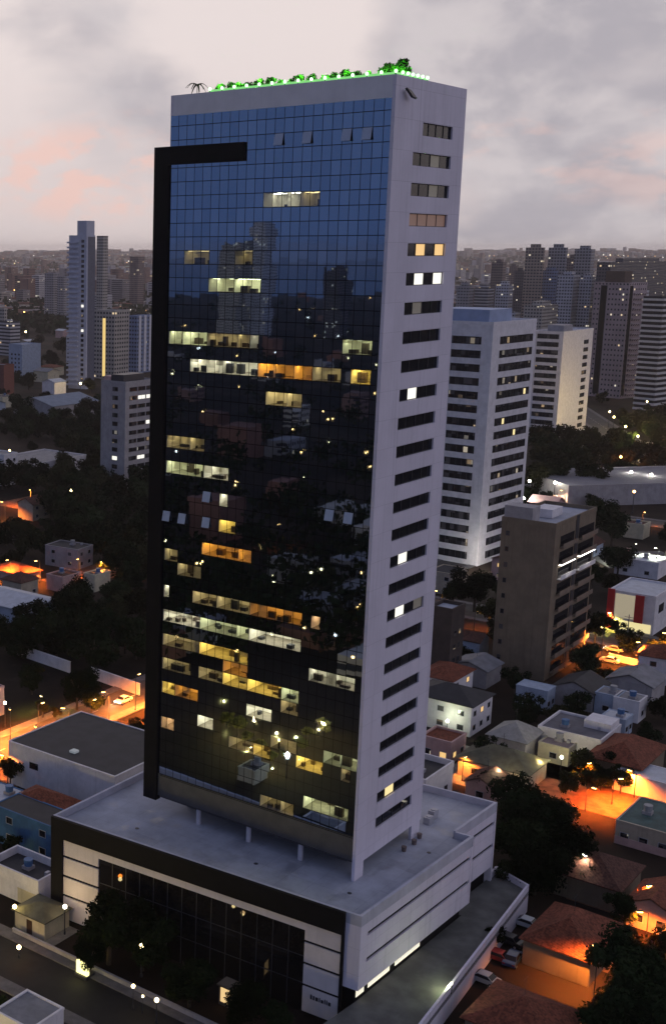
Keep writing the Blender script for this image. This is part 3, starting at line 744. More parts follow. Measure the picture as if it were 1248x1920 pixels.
def block(name, label, xc, yb, yt, xl, xr, wall, cat='building', yaw=YAW, par=.9, minw=None, roofm=None, group=None):
    p, h, wx, wy = solve_block(xc, yb, yt, xl, xr, yaw)
    if minw: wx = max(wx, minw); wy = max(wy, minw)
    T = empty(name, p, yaw, label, cat, group); body(T, wx, wy, h-par, wall, roofm, par); take(T, wx, wy)
    return T, wx, wy, h
dark_roof = surf('dark_roof_sheet', (.030, .030, .036), .7, .2, .4)
grey_roof = surf('grey_roof_sheet', (.20, .20, .22), .7, .2, .4)
pale_roof = surf('pale_metal_roof', (.42, .45, .52), .5, .12, .5)
olive_roof = surf('olive_roof', (.10, .095, .065), .8, .25, .5)
terra = tile_mat('terracotta_tiles', (.20, .062, .036)); dterra = tile_mat('dark_tiles', (.10, .045, .035))
cream = surf('cream_paint', (.56, .50, .36), .8, .12, .5, .2); pinkw = surf('pink_paint', (.50, .33, .31), .8, .12, .5, .2)
beige = surf('beige_paint', (.42, .36, .28), .8, .14, .4, .3); brownw = surf('brown_render', (.19, .148, .105), .85, .14, .3, .35)
bluew = surf('blue_paint', (.05, .13, .26), .8, .2, .5, .3); pblue = surf('pale_blue_paint', (.33, .39, .50), .8, .12, .5, .2)
greyw = surf('grey_render', (.34, .32, .33), .85, .14, .4, .3); wht = surf('white_paint', (.70, .67, .69), .75, .1, .5, .2)
mauve = facade('facade_mauve', (.38, .30, .31), 3.2, 2.4, w0=.3, w1=.72, h0=.4, h1=.75, lit=.03)

def build_blocks():
    # white office block behind the tower
    T, wx, wy, h = block('office_block', 'white office block with dark ribbon windows and blue roof room behind the tower', 893, 1062, 604, 800, 1006, wht, 'office block', yaw=YAW-.06)
    fh = (h-3)/17.3
    windows_on(T, 'x', wx*.17, wx*.93, 1.6, fh, 17, fh*.56, 1, lit=())
    windows_on(T, 'y', wy*.16, wy*.60, 1.6, fh, 17, fh*.56, 1)
    MB().box(-.35, 0, wy*.62, wy, 0, h).build('corner_pier', wht, T)
    for (f, i, s) in (('x', 10, .34), ('x', 12, .80), ('x', 9, .62)):
        z = 1.6+i*fh+.2; MB().box(wx*s, wx*s+1.3, -.062, -.02, z, z+fh*.42).build('lit_pane', win_yel, T)
    MB().box(wx*.05, wx*.55, wy*.1, wy*.9, h-.8, h+3.4).build('roof_room', surf('blue_sheet', (.30, .37, .54), .6, .1, .3), T)
    point((-7, -7, 2), (1, .96, .85), 4500, .6, T, 'uplight')
    # white block with the blank wall, farther back
    T, wx, wy, h = block('apartment_block', 'white slab block with blank grey wall and two columns of windows', 1040, 822, 622, 996, 1112, wht, 'apartment block')
    fh = h/13.6
    windows_on(T, 'y', wy*.12, wy*.82, 2.5, fh, 13, fh*.6, 1, gap=.3)
    windows_on(T, 'x', wx*.70, wx*.86, 2.5, fh, 12, fh*.55, 1)
    MB().box(wx*.2, wx*.5, wy*.2, wy*.7, h-.8, h+2.6).build('roof_room', greyw, T)
    # brown building on the right
    T, wx, wy, h = block('apartment_block', 'brown apartment block with blank side and one white-lit floor, right of the tower', 1018, 1278, 982, 941, 1118, brownw, 'apartment block', par=1.0)
    fh = h/10.0
    g0, g1 = wx*.49, wx*.56
    MB().box(g0, g1, -.12, .0, 0, h).build('groove_strip', metal_d, T)  # dark strip on the wall in place of the gap groove's shade
    slab = surf('brown_slab', (.20, .155, .12), .85, .15, .5)
    for i in range(9):
        z = 1.2+i*fh
        for (a, b_) in ((wx*.12, g0-.3), (g1+.3, wx*.98)):
            lit = (i == 6)
            mb = MB().box(a, b_, -.9, 0, z, z+.16).box(a, b_, -.9, -.8, z+.16, z+1.0)
            bal = mb.build('balcony', wht if lit else slab, T)  # lit floor's brightness put into its colour, white instead of brown
            MB().box(a+.3, b_-.3, -.03, .02, z+.2, z+fh*.72).build('balcony_door', glassd, bal)
            if lit:
                MB().box(a+.2, b_-.2, -.75, -.05, z+fh*.90, z+fh*.90+.06).build('balcony_lamp', glow('lamp_strip', (1, .97, .88), 5.), bal)
                point(((a+b_)/2, -1.7, z+fh*.55), (1, .97, .88), 60, .3, T, 'balcony_light')
    windows_on(T, 'y', wy*.84, wy*.91, 3.0, fh, 9, 1.1, 1)
    MB().box(.26, 4.5, wy-6.5, wy-.3, h-.8, h+2.6).build('stair_room', greyw, T)
    MB().box(wx*.35, wx*.6, wy*.35, wy*.7, h-.8, h+1.1).build('tank_room', wht, T)
    # mauve tower and striped tower on the right edge
    T, wx, wy, h = block('apartment_tower', 'mauve brown tower with two dark vertical stripes, beside the striped tower', 1160, 748, 530, 1114, 1213, mauve, 'apartment tower', yaw=YAW-.25)
    fh = 3.2; n = int(h/fh)-1
    MB().box(-.08, .0, wy*.62, wy*.80, 2, h-2).build('dark_stripe', black_clad, T)
    MB().box(wx*.05, wx*.22, -.08, 0, 2, h-2).build('dark_stripe', black_clad, T)
    for i in range(n): MB().box(wx*.28, wx*1.0, -1.2, 0, 2+i*fh, 2.9+i*fh).build('balcony', mauve, T)
    MB().box(2, wx*.5, wy*.2, wy*.75, h-.8, h+7).build('roof_room', surf('dark_brown_room', (.10, .07, .06), .8, .1, 1), T)
    T, wx, wy, h = block('apartment_tower', 'tower of alternating white balcony stripes and dark glass at the right edge', 1222, 772, 556, 1206, 1330, dark_glass('smoked_glass', (.03, .028, .035), .2), 'apartment tower', yaw=YAW-.2)
    n = 22; fh = h/n
    for i in range(n): MB().box(-1.3, wx, -1.3, wy, .6+i*fh, .6+i*fh+fh*.40).build('balcony', surf('stripe_white', (.55, .53, .53), .75, .08, .5, .15), T)
    # tall slim tower on the left with its dark flank
    wl = surf('bluish_white_render', (.46, .47, .56), .75, .08, .3, .1)
    T, wx, wy, h = block('apartment_tower', 'tall slim bluish white tower with balconies, tallest on the left skyline', 161, 730, 441, 130, 179, wl, 'apartment tower', yaw=YAW+.1)
    n = 30; fh = (h-4)/n
    for i in range(n): MB().box(-1.0, .0, wy*.45, wy+1.2, 2+i*fh, 2+i*fh+1.15).build('balcony', wl, T)
    windows_on(T, 'y', wy*.14, wy*.30, 2.4, fh, n, fh*.6, 1, lit=[(16, 0), (11, 0)])
    MB().box(wx*.15, wx*1.0, -.15, 0, 2, h-1).build('dark_flank', surf('slate_cladding', (.085, .095, .14), .5, .15, .6), T)
    MB().box(.3, wx-.3, .4, wy*.55, h-.8, h+9.5).build('tank_room', wl, T)
    # grey apartment block, left of the tower
    T, wx, wy, h = block('apartment_block', 'grey apartment block with horizontal window bands, next to the black frame of the tower', 233, 920, 716, 190, 292, greyw, 'apartment block', yaw=YAW-.04)
    fh = h/12.6
    windows_on(T, 'y', wy*.30, wy*.52, 1.4, fh, 12, fh*.5, 1, lit=[(3, 0)])
    windows_on(T, 'x', wx*.12, wx*.95, 1.4, fh, 12, fh*.48, 3, gap=.5, lit=[(0, 0), (0, 2), (3, 1), (7, 2), (10, 1), (10, 2), (1, 2)], litmat=win_white)
    MB().box(.26, wx*.7, wy*.1, wy*.6, h-.8, h+2.5).build('roof_room', metal_d, T)
    MB().box(.26, 5, wy*.62, wy*.9, h-.8, h+1.6).build('roof_room', pinkw, T)
    # narrow dark building at the tower's foot on the right
    T, wx, wy, h = block('apartment_block', 'narrow dark brown block squeezed between the tower and the brown building', 838, 1290, 1142, 806, 872, surf('dark_brown_render', (.065, .05, .045), .85, .2, .4), 'apartment block')
    windows_on(T, 'x', 1, wx-1, 2, 3.1, 4, 1.2, 2, gap=1.0, lit=[(0, 1)])
    # mid-distance blocks on the left
    f1 = facade('facade_grey', (.30, .29, .31), 3.1, 3.0); f2 = facade('facade_cream', (.40, .36, .32), 3.1, 2.8); f3 = facade('facade_brown', (.20, .15, .14), 3.1, 2.8)
    f4 = facade('facade_white', (.52, .51, .55), 3.1, 2.7); f5 = facade('facade_blue', (.20, .25, .38), 3.1, 2.6); f6 = facade('facade_dark', (.10, .09, .10), 3.1, 2.6, lit=.04)
    f7 = facade('facade_stripe', (.42, .40, .41), 3.1, 2.6, band=True, h0=.45, h1=.9, lit=.02)
    rows = [
     ('beige tower standing right behind the tall slim bluish tower', 192, 640, 442, 182, 203, f2),
     ('dark mauve tower alone on the skyline left of the black frame', 258, 585, 481, 244, 271, f3),
     ('grey slab with dark slot, in front of the left skyline', 100, 600, 512, 84, 112, f1), ('shorter grey slab touching the tall slim tower on its left', 120, 602, 518, 108, 131, f1),
     ('beige block cut by the left edge at mid height', 9, 662, 578, -25, 14, f2),
     ('bluish white mid-rise with blank wall, left of the tall slim tower', 42, 712, 646, 17, 77, pblue),
     ('dark red brick block at the left edge below the beige block', 8, 742, 684, -25, 27, surf('red_brick', (.16, .06, .05), .85, .2, 1)),
     ('pinkish roofed block with a yellow lit stair, right of the slim tower', 214, 712, 582, 178, 243, f2),
     ('bluish white striped block between pink roof and black frame', 256, 700, 592, 240, 290, f5),
    ]
    for (lab, xc, yb, yt, xl, xr, mt) in rows:
        T, wx, wy, h = block('apartment_block', lab, xc, yb, yt, xl, xr, mt, 'apartment block')
        if 'yellow lit stair' in lab:
            MB().box(-.3, 0, wy*.45, wy*.58, 2, h-6).build('stair_glazing', glow('stair_light', (1, .7, .22), .9), T)
        if 'mid-rise' in lab: windows_on(T, 'y', wy*.1, wy*.9, 2, 3.1, 6, 1.4, 3, gap=2)
        if 'striped' in lab:
            for k in range(3): MB().box(wx*(.1+.3*k), wx*(.22+.3*k), -.4, 0, 1, h).build('white_rib', wht, T)
    # skyline on the right
    rows = [
     ('tan tower with crown, leftmost of the three tall far towers', 1006, 640, 464, 985, 1021, facade('facade_tan', (.36, .28, .23), 3.1, 3.2)), ('grey tower in the middle of the three tall far towers', 1047, 640, 464, 1028, 1064, f1),
     ('grey tower with wide top, rightmost of the three tall far towers', 1094, 640, 467, 1077, 1115, f1),
     ('reddish tower half hidden between the grey far towers', 1073, 620, 483, 1061, 1087, f3), ('dark brown tower nearest the white side of the office tower', 934, 615, 492, 921, 949, f3),
     ('slate blue glassy block in front of the far towers', 1033, 640, 507, 1014, 1050, f5), ('pale block with dark stripe in front of the far towers', 1064, 650, 516, 1045, 1087, f4),
     ('pale grey block behind the white slab block', 1098, 650, 520, 1085, 1118, f4), ('dark tower just left of the mauve brown tower', 1130, 660, 492, 1119, 1143, f6),
     ('low grey block right behind the office tower edge', 872, 640, 536, 856, 888, f1), ('striped low block second from the office tower edge', 908, 640, 540, 889, 926, f7), ('pale low block third from the office tower edge', 946, 640, 534, 929, 962, f4),
     ('thin dark block left of the tan tower', 974, 620, 508, 964, 985, f6), ('beige warm-lit low block with ribs in front of the tan tower', 1010, 660, 573, 982, 1046, f2),
     ('faint mauve tower between low blocks and tan tower', 962, 585, 499, 954, 971, f3), ('slim pale tower behind the dark tower on the right', 1150, 600, 503, 1142, 1160, f4),
     ('pale block right of the mauve tower, half behind it', 1192, 720, 545, 1178, 1216, f4), ('dark low block beyond the striped tower', 1232, 640, 530, 1214, 1262, f6),
    ]
    for (lab, xc, yb, yt, xl, xr, mt) in rows:
        T, wx, wy, h = block('apartment_tower', lab, xc, yb, yt, xl, xr, mt, 'apartment tower')
        MB().box(wx*.2, wx*.75, wy*.2, wy*.75, h-.8, h+3.5).build('roof_room', mt, T)
    # towers across the city that the glass front mirrors
    for (x, y, wx, wy, h, lab, mt) in [(-1212, -214, 18, 22, 118, 'slim grey tower mirrored in the middle of the glass front', f4), (-1219, -190, 26, 26, 96, 'broader grey tower mirrored beside the slim one in the glass front', f2), (-1190, -292, 20, 20, 72, 'dark tower mirrored near the right edge of the glass front', f6)]:
        T = empty('apartment_tower', (x, y, 0), YAW, lab, 'apartment tower'); body(T, wx, wy, h, mt); MB().box(3, wx-3, 3, wy-3, h, h+6).build('roof_room', mt, T)
build_blocks()

# ------------------------------------------------------------------ houses
def house(label, px, py, z, la, lb, wall, roof='flat', roofm=None, yaw=YAW, name='house', cat='house', zb=0, par=.5, rise=2.0, win='xy', lit=(), door=None, pos=None, group=None, over=.5, nwin=2, wh=1.2):
    """near corner of the eaves under pixel (px, py) at height z; la metres to the left and back, lb metres to the right and back"""
    p = at(px, py, z) if pos is None else Vector(pos)
    T = empty(name, (p.x, p.y, 0), yaw, label, cat, group); take(T, lb, la); roofm = roofm or grey_roof
    if roof == 'flat':
        body(T, lb, la, z-par, wall, roofm, par)
    else:
        MB().box(0, lb, 0, la, -.5, z).build('wall', wall, T); o = over; mb = MB()
        if roof == 'gable':      # ridge along the longer side
            if lb >= la:
                mb.add([(-o,-o,z-.1),(lb+o,-o,z-.1),(lb+o,la/2,z+rise),(-o,la/2,z+rise),(lb+o,la+o,z-.1),(-o,la+o,z-.1)], [(0,1,2,3),(3,2,4,5)])
                mb.add([(-o,-o,z-.28),(lb+o,-o,z-.28),(lb+o,la/2,z+rise-.18),(-o,la/2,z+rise-.18),(lb+o,la+o,z-.28),(-o,la+o,z-.28)], [(3,2,1,0),(5,4,2,3)])
                gb = MB().add([(0,0,z),(0,la,z),(0,la/2,z+rise-.2),(lb,0,z),(lb,la,z),(lb,la/2,z+rise-.2)], [(0,2,1),(3,4,5)])
            else:
                mb.add([(-o,-o,z-.1),(-o,la+o,z-.1),(lb/2,la+o,z+rise),(lb/2,-o,z+rise),(lb+o,la+o,z-.1),(lb+o,-o,z-.1)], [(3,2,1,0),(5,4,2,3)])
                mb.add([(-o,-o,z-.28),(-o,la+o,z-.28),(lb/2,la+o,z+rise-.18),(lb/2,-o,z+rise-.18),(lb+o,la+o,z-.28),(lb+o,-o,z-.28)], [(0,1,2,3),(3,2,4,5)])
                gb = MB().add([(0,0,z),(lb,0,z),(lb/2,0,z+rise-.2),(0,la,z),(lb,la,z),(lb/2,la,z+rise-.2)], [(0,1,2),(3,5,4)])
            gb.build('gable', wall, T)
        else:
            r_ = min(la, lb)/2
            if lb >= la: A, B = (r_, la/2), (lb-r_, la/2)
            else: A, B = (lb/2, r_), (lb/2, la-r_)
            c4 = [(-o,-o),(lb+o,-o),(lb+o,la+o),(-o,la+o)]
            v = [(x,y,z-.1) for x,y in c4]+[(A[0],A[1],z+rise),(B[0],B[1],z+rise+.001)]
            mb.add(v, [(0,1,5,4),(1,2,5),(2,3,4,5),(3,0,4)] if lb >= la else [(0,1,4),(1,2,5,4),(2,3,5),(3,0,4,5)])
            mb.add([(x,y,z-.25) for x,y in c4], [(3,2,1,0)])
            for i in range(4):
                j = (i+1)%4; mb.add([(*c4[i],z-.25),(*c4[j],z-.25),(*c4[j],z-.1),(*c4[i],z-.1)], [(0,1,2,3)])
        mb.build('roof', roofm, T)
    fl = max(1, int(z/3.0)); k = 0
    for f in range(fl):
        z0 = .95+f*2.9
        if z0+wh > z-.25: break
        for face, L in (('x', lb), ('y', la)):
            if face not in win: continue
            for j in range(nwin):
                a = L*(j+.5)/nwin-.7
                if a < .2 or a+1.4 > L-.2: continue
                windows_on(T, face, a, a+1.4, z0, 1, 1, wh, 1, lit=[(0, 0)] if k in lit else [], litmat=win_warm, frame=metal_l); k += 1
    if door:
        d = MB(); a = (lb if door == 'x' else la)*.5-.5
        if door == 'x': d.box(a, a+1.0, -.05, .03, 0, 2.1)
        else: d.box(-.05, .03, a, a+1.0, 0, 2.1)
        d.build('door', surf('door_wood', (.06, .03, .02), .6, .2, 2), T)
    return T
def build_houses():
    # left of the tower, near
    T = house('white warehouse with a big flat dark roof beside the podium', 216, 1456, 8.0, 24, 20, wht, 'flat', dark_roof, name='warehouse', cat='warehouse', par=.25, win='')
    windows_on(T, 'y', 17, 19, 4.2, 1, 1, 1.2, 1)
    MB().box(3.2, 4.4, 11.4, 12.6, 7.8, 8.25).build('skylight', glow('skylight_glass', (.8, .9, 1), .18), T)
    house('pinkish lit house cut by the left edge beside the road', -60, 1310, 6.2, 9, 10.5, pinkw, 'flat', terra, win='x', lit=(1,), nwin=2)
    house('house with a dark red tiled roof in front of the white warehouse', 82, 1532, 5.0, 9, 8.5, brownw, 'hip', terra, win='y', rise=2.2)
    house('house with a pale blue flat sheet roof at the left edge', 22, 1512, 5.0, 8, 6, bluew, 'flat', pale_roof, win='', par=.2)
    house('long blue painted house beside the dark end of the podium', 112, 1556, 6.2, 14, 6, bluew, 'flat', dark_roof, win='y', par=.2)
    T = house('low building with a broad white parapet, left of the podium', 72, 1652, 4.6, 10, 6.5, wht, 'flat', dark_roof, win='', par=1.3)
    house('small yellow lit gatehouse with a dark door, left of the podium front', 84, 1728, 2.9, 5.6, 5.2, cream, 'hip', olive_roof, win='', rise=.9, door='y', over=.35, name='gatehouse', cat='gatehouse')
    house('blue grey shed roof by the big trees at the left edge', 60, 1148, 4.5, 22, 14, pblue, 'gable', pale_roof, win='', rise=2, name='shed', cat='shed')
    house('long low white building with black openings among the left trees', 62, 870, 8, 24, 34, wht, 'flat', grey_roof, win='', name='warehouse', cat='warehouse')
    house('tall pale house end at the left edge beside the long white building', 8, 852, 13, 16, 8, wht, 'flat', grey_roof, win='xy')
    house('wide hall with grey vaulted roof below the slim tower', 100, 762, 8, 30, 40, greyw, 'gable', surf('slate_blue_roof', (.15, .19, .26), .6, .15, .3), win='', rise=4, name='hall', cat='hall')
    house('orange lit wall of a small house, right end of the orange row', 178, 1078, 5, 4, 7, cream, 'flat', dark_roof, win='', nwin=1)
    house('dim reddish house in the middle of the orange row', 118, 1082, 4.5, 6, 8, pinkw, 'flat', dterra, win='x')
    house('orange lit house at the left end of the orange row', 40, 1092, 5, 7, 7, beige, 'hip', dterra, win='x')
    house('small orange lit house among black trees far left', 62, 946, 6, 7, 9, beige, 'gable', dterra, win='x')
    house('white walled shed at the far kerb of the left road', 248, 1404, 3.2, 6, 9, wht, 'flat', pale_roof, win='', par=.2, name='shed', cat='shed')
    # right of the tower
    T = house('white two-storey house with dark roof, right of the tower foot', 884, 1324, 6.4, 12.5, 10, wht, 'hip', dark_roof, win='xy', rise=2.0, nwin=3, lit=(7,))
    house('small pale blue house in front of the brown block', 1026, 1296, 4.6, 6.5, 4.5, pblue, 'flat', pblue, win='x', par=.2)
    T = house('grey flat roofed building with white kerbs, behind the cream house', 1126, 1388, 5.2, 11.5, 11, wht, 'flat', surf('slate_roof', (.13, .125, .14), .8, .2, .4), win='y', par=.55)
    MB().box(6.0, 10.7, 0.3, 5.2, 4.8, 6.3).build('roof_room', wht, T)
    house('small white annex right of the grey flat roofed building', 1172, 1350, 3.8, 4.5, 4.5, pblue, 'flat', pale_roof, win='x', par=.2)
    T = house('cream lit house with one dark window beside the orange trees', 1066, 1404, 3.6, 5.6, 6, cream, 'flat', surf('pink_tile_roof', (.26, .2, .19), .8, .15, 1), win='y', nwin=1, par=.35)
    house('house with an olive hipped roof and lit eaves behind the big black trees', 988, 1452, 3.6, 12.5, 9, beige, 'hip', olive_roof, win='y', rise=2.2)
    house('pale grey hipped roof behind the olive roofed house', 985, 1392, 4.2, 7, 8, greyw, 'hip', surf('pale_grey_tiles', (.27, .26, .25), .8, .15, 1), win='', rise=2.2)
    T = house('bluish white block with sunken dark roof against the tower', 798, 1462, 8.5, 12, 10.6, wht, 'flat', dark_roof, win='x', par=1.1, nwin=2)
    house('little orange lit gabled house above the podium corner', 926, 1478, 3.4, 5, 6, pinkw, 'gable', dterra, win='y', rise=1.4, nwin=1)
    house('orange lit house between the tower and the white dark-roofed house', 846, 1392, 4.4, 6, 6.5, pinkw, 'flat', terra, win='xy', lit=(0, 2), nwin=2)
    house('house with a wide red brown roof near the right edge', 1200, 1440, 4.2, 9, 14, brownw, 'hip', terra, win='y', rise=2.4)
    house('white awning roof cut by the right edge beside the orange lit yard', 1252, 1470, 3.6, 9, 7, wht, 'flat', pale_roof, win='', par=.2, name='shed', cat='shed')
    T = house('beige house with pink base and teal dark roof at the right edge', 1262, 1566, 4.0, 8.6, 12, beige, 'flat', surf('teal_roof', (.045, .085, .085), .7, .3, .5), win='y', par=.25, nwin=3)
    MB().box(-.08, -.0, 0, 8.6, 0, 1.3).build('wall_base', pinkw, T)
    house('large red tiled roof lit orange on one slope, right of the car deck', 1106, 1800, 3.9, 8.6, 12, brownw, 'hip', terra, win='', rise=2.6)
    house('red tiled roof at the bottom edge beside the car deck', 1030, 1968, 3.6, 10, 10, brownw, 'hip', terra, win='', rise=2.3)
    house('dark red roof behind the large orange-lit roof', 1160, 1668, 3.8, 9, 10, brownw, 'hip', dterra, win='', rise=2.2)
    house('reddish house lit by flame-like orange light at the right edge', 1262, 1716, 3.6, 6, 8, pinkw, 'gable', terra, win='y', rise=1.6)
    house('small lavender house behind the grey flat roofed building', 1158, 1306, 4.6, 4.5, 5, pblue, 'flat', grey_roof, win='xy', nwin=1, par=.2)
    house('second small lavender house, just right of the first', 1198, 1316, 4.6, 5, 5, wht, 'flat', grey_roof, win='xy', nwin=1, par=.2)
    house('dark gabled roof behind the small pale blue house', 1112, 1300, 4.2, 8, 9, greyw, 'gable', dark_roof, win='', rise=1.8)
    house('grey gabled roof below the right-hand lit road', 1222, 1288, 4.2, 9, 9, greyw, 'gable', grey_roof, win='', rise=1.8)
    house('white and blue house in the gap left of the brown block', 898, 1204, 5.5, 6, 5.5, pblue, 'gable', dterra, win='xy', rise=1.6, nwin=1)
    house('low grey roof at the foot of the brown block', 912, 1258, 4.2, 8, 8, greyw, 'gable', grey_roof, win='', rise=1.4)
    # red and white building by the lit road
    p = at(1222, 1192, 0); T = empty('showroom', p, YAW, 'white building with red fins and lit ground floor by the right road', 'showroom'); take(T, 16, 11)
    body(T, 16, 11, 9.5, wht, pale_roof, .5)
    red = surf('red_cladding', (.42, .02, .025), .5, .1, .5)
    MB().box(-.5, .0, 9.6, 11.2, 0, 10.2).build('red_fin', red, T); MB().box(-.45, .0, 2.6, 4.6, 2.6, 9.6).build('red_fin', red, T)
    MB().box(-.12, -.0, 4.8, 9.4, 3.2, 9.2).build('display_glass', glow('display_light', (1, .85, .55), .32), T)
    MB().box(-.12, -.0, .6, 9.4, .3, 2.5).build('shop_window', glow('shop_light', (1, .85, .4), .8), T)
    windows_on(T, 'x', 2, 14, 5, 1, 1, 2.2, 2, gap=2)
    # the wide grey hall
    p = at(1150, 958, 0); T = empty('hall', p, R(8), 'wide hall with a plain flat grey roof behind the brown block', 'hall'); take(T, 90, 34)
    T.location = at(1062, 950, 0); body(T, 95, 36, 7.5, greyw, surf('asphalt_roof', (.17, .165, .19), .85, .12, .08), .5)
    house('orange lit house below the grey hall at the right edge', 1206, 984, 5, 7, 7, cream, 'flat', dterra, win='')
    house('pink lit gabled house left of the grey hall', 1040, 946, 7, 9, 8, pinkw, 'gable', pinkw, win='', rise=2)
    house('white lit house beside the greenish car park on the right', 1234, 1056, 5, 12, 10, wht, 'flat', pale_roof, win='y')
    # foreground corner
    T = house('pale rough wall-topped shed at the bottom left corner', 58, 1930, 2.8, 6, 6, wht, 'flat', grey_roof, win='', par=.3, name='shed', cat='shed')
build_houses()
def wall(label, a0, b0, a1, b1, h, mt, px=None, th=.25, name='boundary_wall', cat='wall'):
    if px: p, q = at(px[0], px[1], 0), at(px[2], px[3], 0)
    else: p, q = loc2w(a0, b0), loc2w(a1, b1)
    u = Vector((q.x-p.x, q.y-p.y)).normalized(); L = math.hypot(q.x-p.x, q.y-p.y)
    mb = MB().obox((0, 0), (u.x, u.y), 0, L, -th/2, th/2, -.3, h); mb.obox((0, 0), (u.x, u.y), -.06, L+.06, -th/2-.06, th/2+.06, h, h+.1)
    o = mb.build(name, mt, loc=(p.x, p.y, 0)); return tag(o, label, cat)
wall('long white wall among the trees left of the tower', 0, 0, 0, 0, 2.6, wht, (34, 1228, 132, 1262))
wall('white wall along the lit road, ending at the black frame', 0, 0, 0, 0, 2.6, wht, (172, 1272, 262, 1304))
wall('low pale wall in front of the podium along the dark street', 41, -19.5, -4, -19.8, .7, greyw)
wall('greenish lit wall of the driveway beside the podium', 41.3, -12.5, 46.5, -12.5, 2.2, cream)
wall('white wall edging the orange lit road by the showroom', 0, 0, 0, 0, 1.4, wht, (1140, 1236, 1248, 1262))

# ------------------------------------------------------------------ trees one can tell apart
def near_trees():
    G = 'trees in front of the podium'
    for (px, py, zc, r, lab) in [
        (205, 1728, 6.2, 6.0, 'biggest dark tree in front of the podium, hiding its left white panels'),
        (268, 1752, 5.2, 4.6, 'dark tree just right of the biggest one in front of the podium glass'),
        (168, 1790, 3.2, 2.6, 'small dark tree beside the lit yellow sign by the podium'),
        (356, 1828, 4.4, 4.0, 'dark tree before the middle of the podium glass, right of the four globes'),
        (452, 1872, 4.2, 3.6, 'dark tree before the podium glass near its right end'),
        (520, 1905, 3.6, 2.2, 'small dark tree by the white panel with lettering')]:
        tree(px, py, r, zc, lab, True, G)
    G = 'big black trees by the car deck'
    for (px, py, zc, r, lab) in [(1020, 1520, 7, 7.2, 'tallest black tree beyond the far corner of the podium'), (975, 1575, 6, 6.2, 'black tree touching the far corner of the podium'),
        (1062, 1572, 6, 6.2, 'black tree on the right side of the dark clump by the podium'), (1005, 1620, 4.8, 5.4, 'lower black tree in front of the dark clump by the car deck corner'), (960, 1640, 3.5, 2.8, 'small black tree at the far corner of the car deck')]:
        tree(px, py, r, zc, lab, True, G)
    G = 'black trees in the bottom right corner'
    for (px, py, zc, r, lab) in [(1192, 1832, 6.5, 6.4, 'broad black tree in the bottom right corner, left one of the clump'), (1222, 1815, 7.0, 6.0, 'tallest black tree of the bottom right clump, cut by the right edge'),
        (1150, 1900, 5, 4.8, 'low black tree at the bottom edge below the orange-lit roof'), (1210, 1895, 5.5, 6, 'black tree in the very corner of the bottom right clump'), (1168, 1695, 4.4, 2.8, 'dark tree between the two orange glows on the right')]:
        tree(px, py, r, zc, lab, True, G)
    for (px, py, zc, r, lab) in [
        (1100, 1428, 4.2, 3.6, 'dark tree in front of the cream lit house'), (1150, 1418, 4.2, 3.0, 'dark tree left of the wide red brown roof'), (1165, 1452, 3.6, 2.3, 'tree black against the orange lit yard'), (1128, 1448, 3.4, 2.0, 'small tree half lit orange beside the cream house'),
        (918, 1402, 4.4, 3.0, 'dark tree beside the white house with dark roof'), (905, 1462, 3.6, 2.0, 'thin dark tree between the orange house and the lit eaves'), (855, 1330, 3.2, 1.8, 'little green tree lit in the yard of the white house'),
        (892, 1092, 8, 6.5, 'round green tree lit from below at the foot of the white office block'), (850, 1105, 6, 4.5, 'smaller green tree squeezed between tower and round lit tree'), (918, 1140, 6, 4, 'dark tree in front of the brown block on its left'),
        (1150, 972, 9, 8.4, 'big round dark tree alone right of the brown block'), (1108, 1075, 7, 4.4, 'dark tree touching the right side of the brown block'), (1118, 1165, 6, 4.6, 'dark tree at the right foot of the brown block'), (1100, 1225, 5, 4.2, 'dark tree between brown block and the lit road'),
        (1160, 1040, 6, 5, 'dark tree left of the greenish lit car park'), (985, 922, 8, 5, 'dark green tree lit by white lamps beside the office block'), (1018, 930, 6, 3.5, 'small tree left of the pink lit gabled house'),
        (1155, 1170, 2.6, 2.4, 'yellow-green lit tree in front of the red and white showroom'),
        (965, 1270, 4, 3.4, 'dark tree at the left foot of the brown block'), (1040, 1335, 3.4, 2.6, 'dark tree left of the grey flat roofed building'), (1215, 1375, 4, 3, 'dark tree behind the wide red brown roof'), (1090, 1345, 3, 2.2, 'dark little tree behind the white kerbed roof'), (925, 1750, 2.6, 1.8, 'dark shrub-like tree by the parked cars'), (1105, 1640, 3.6, 2.2, 'dark tree behind the white street lamp on the right'),
        (130, 1118, 8, 7.0, 'big round black tree left of the tower, below the orange row'), (165, 1172, 7, 5.8, 'black tree in front of the biggest one left of the tower'), (88, 1170, 7, 5.4, 'black tree beside the blue grey shed'), (225, 1110, 7, 5.4, 'black tree touching the black frame below the orange row'), (30, 1175, 7, 4.8, 'black tree below the blue grey shed at the left edge'),
        (235, 1180, 6, 4.8, 'dark tree behind the white wall by the black frame'), (145, 1285, 5.4, 4.6, 'dark olive tree between the two white walls by the left road'), (172, 1310, 4, 3.0, 'smaller olive tree at the kerb of the lit left road'), (60, 1265, 4.5, 3.6, 'dark tree above the pinkish lit house'),
        (82, 1322, 2.8, 2.0, 'little bright green lit tree beside the pinkish house'), (105, 1335, 2.2, 1.5, 'tiny green tree right of the bright green one'), (20, 1440, 4, 2.4, 'orange lit tree at the left edge under the road'), (20, 1580, 3, 2.0, 'dark shrub-like tree against the blue house'), (258, 1360, 4, 2.2, 'dark tree at the black frame by the lit road'), (10, 1880, 2.0, 1.6, 'dark shrub-like tree in the bottom left corner')]:
        tree(px, py, r, zc, lab, r > 4.3)
near_trees()

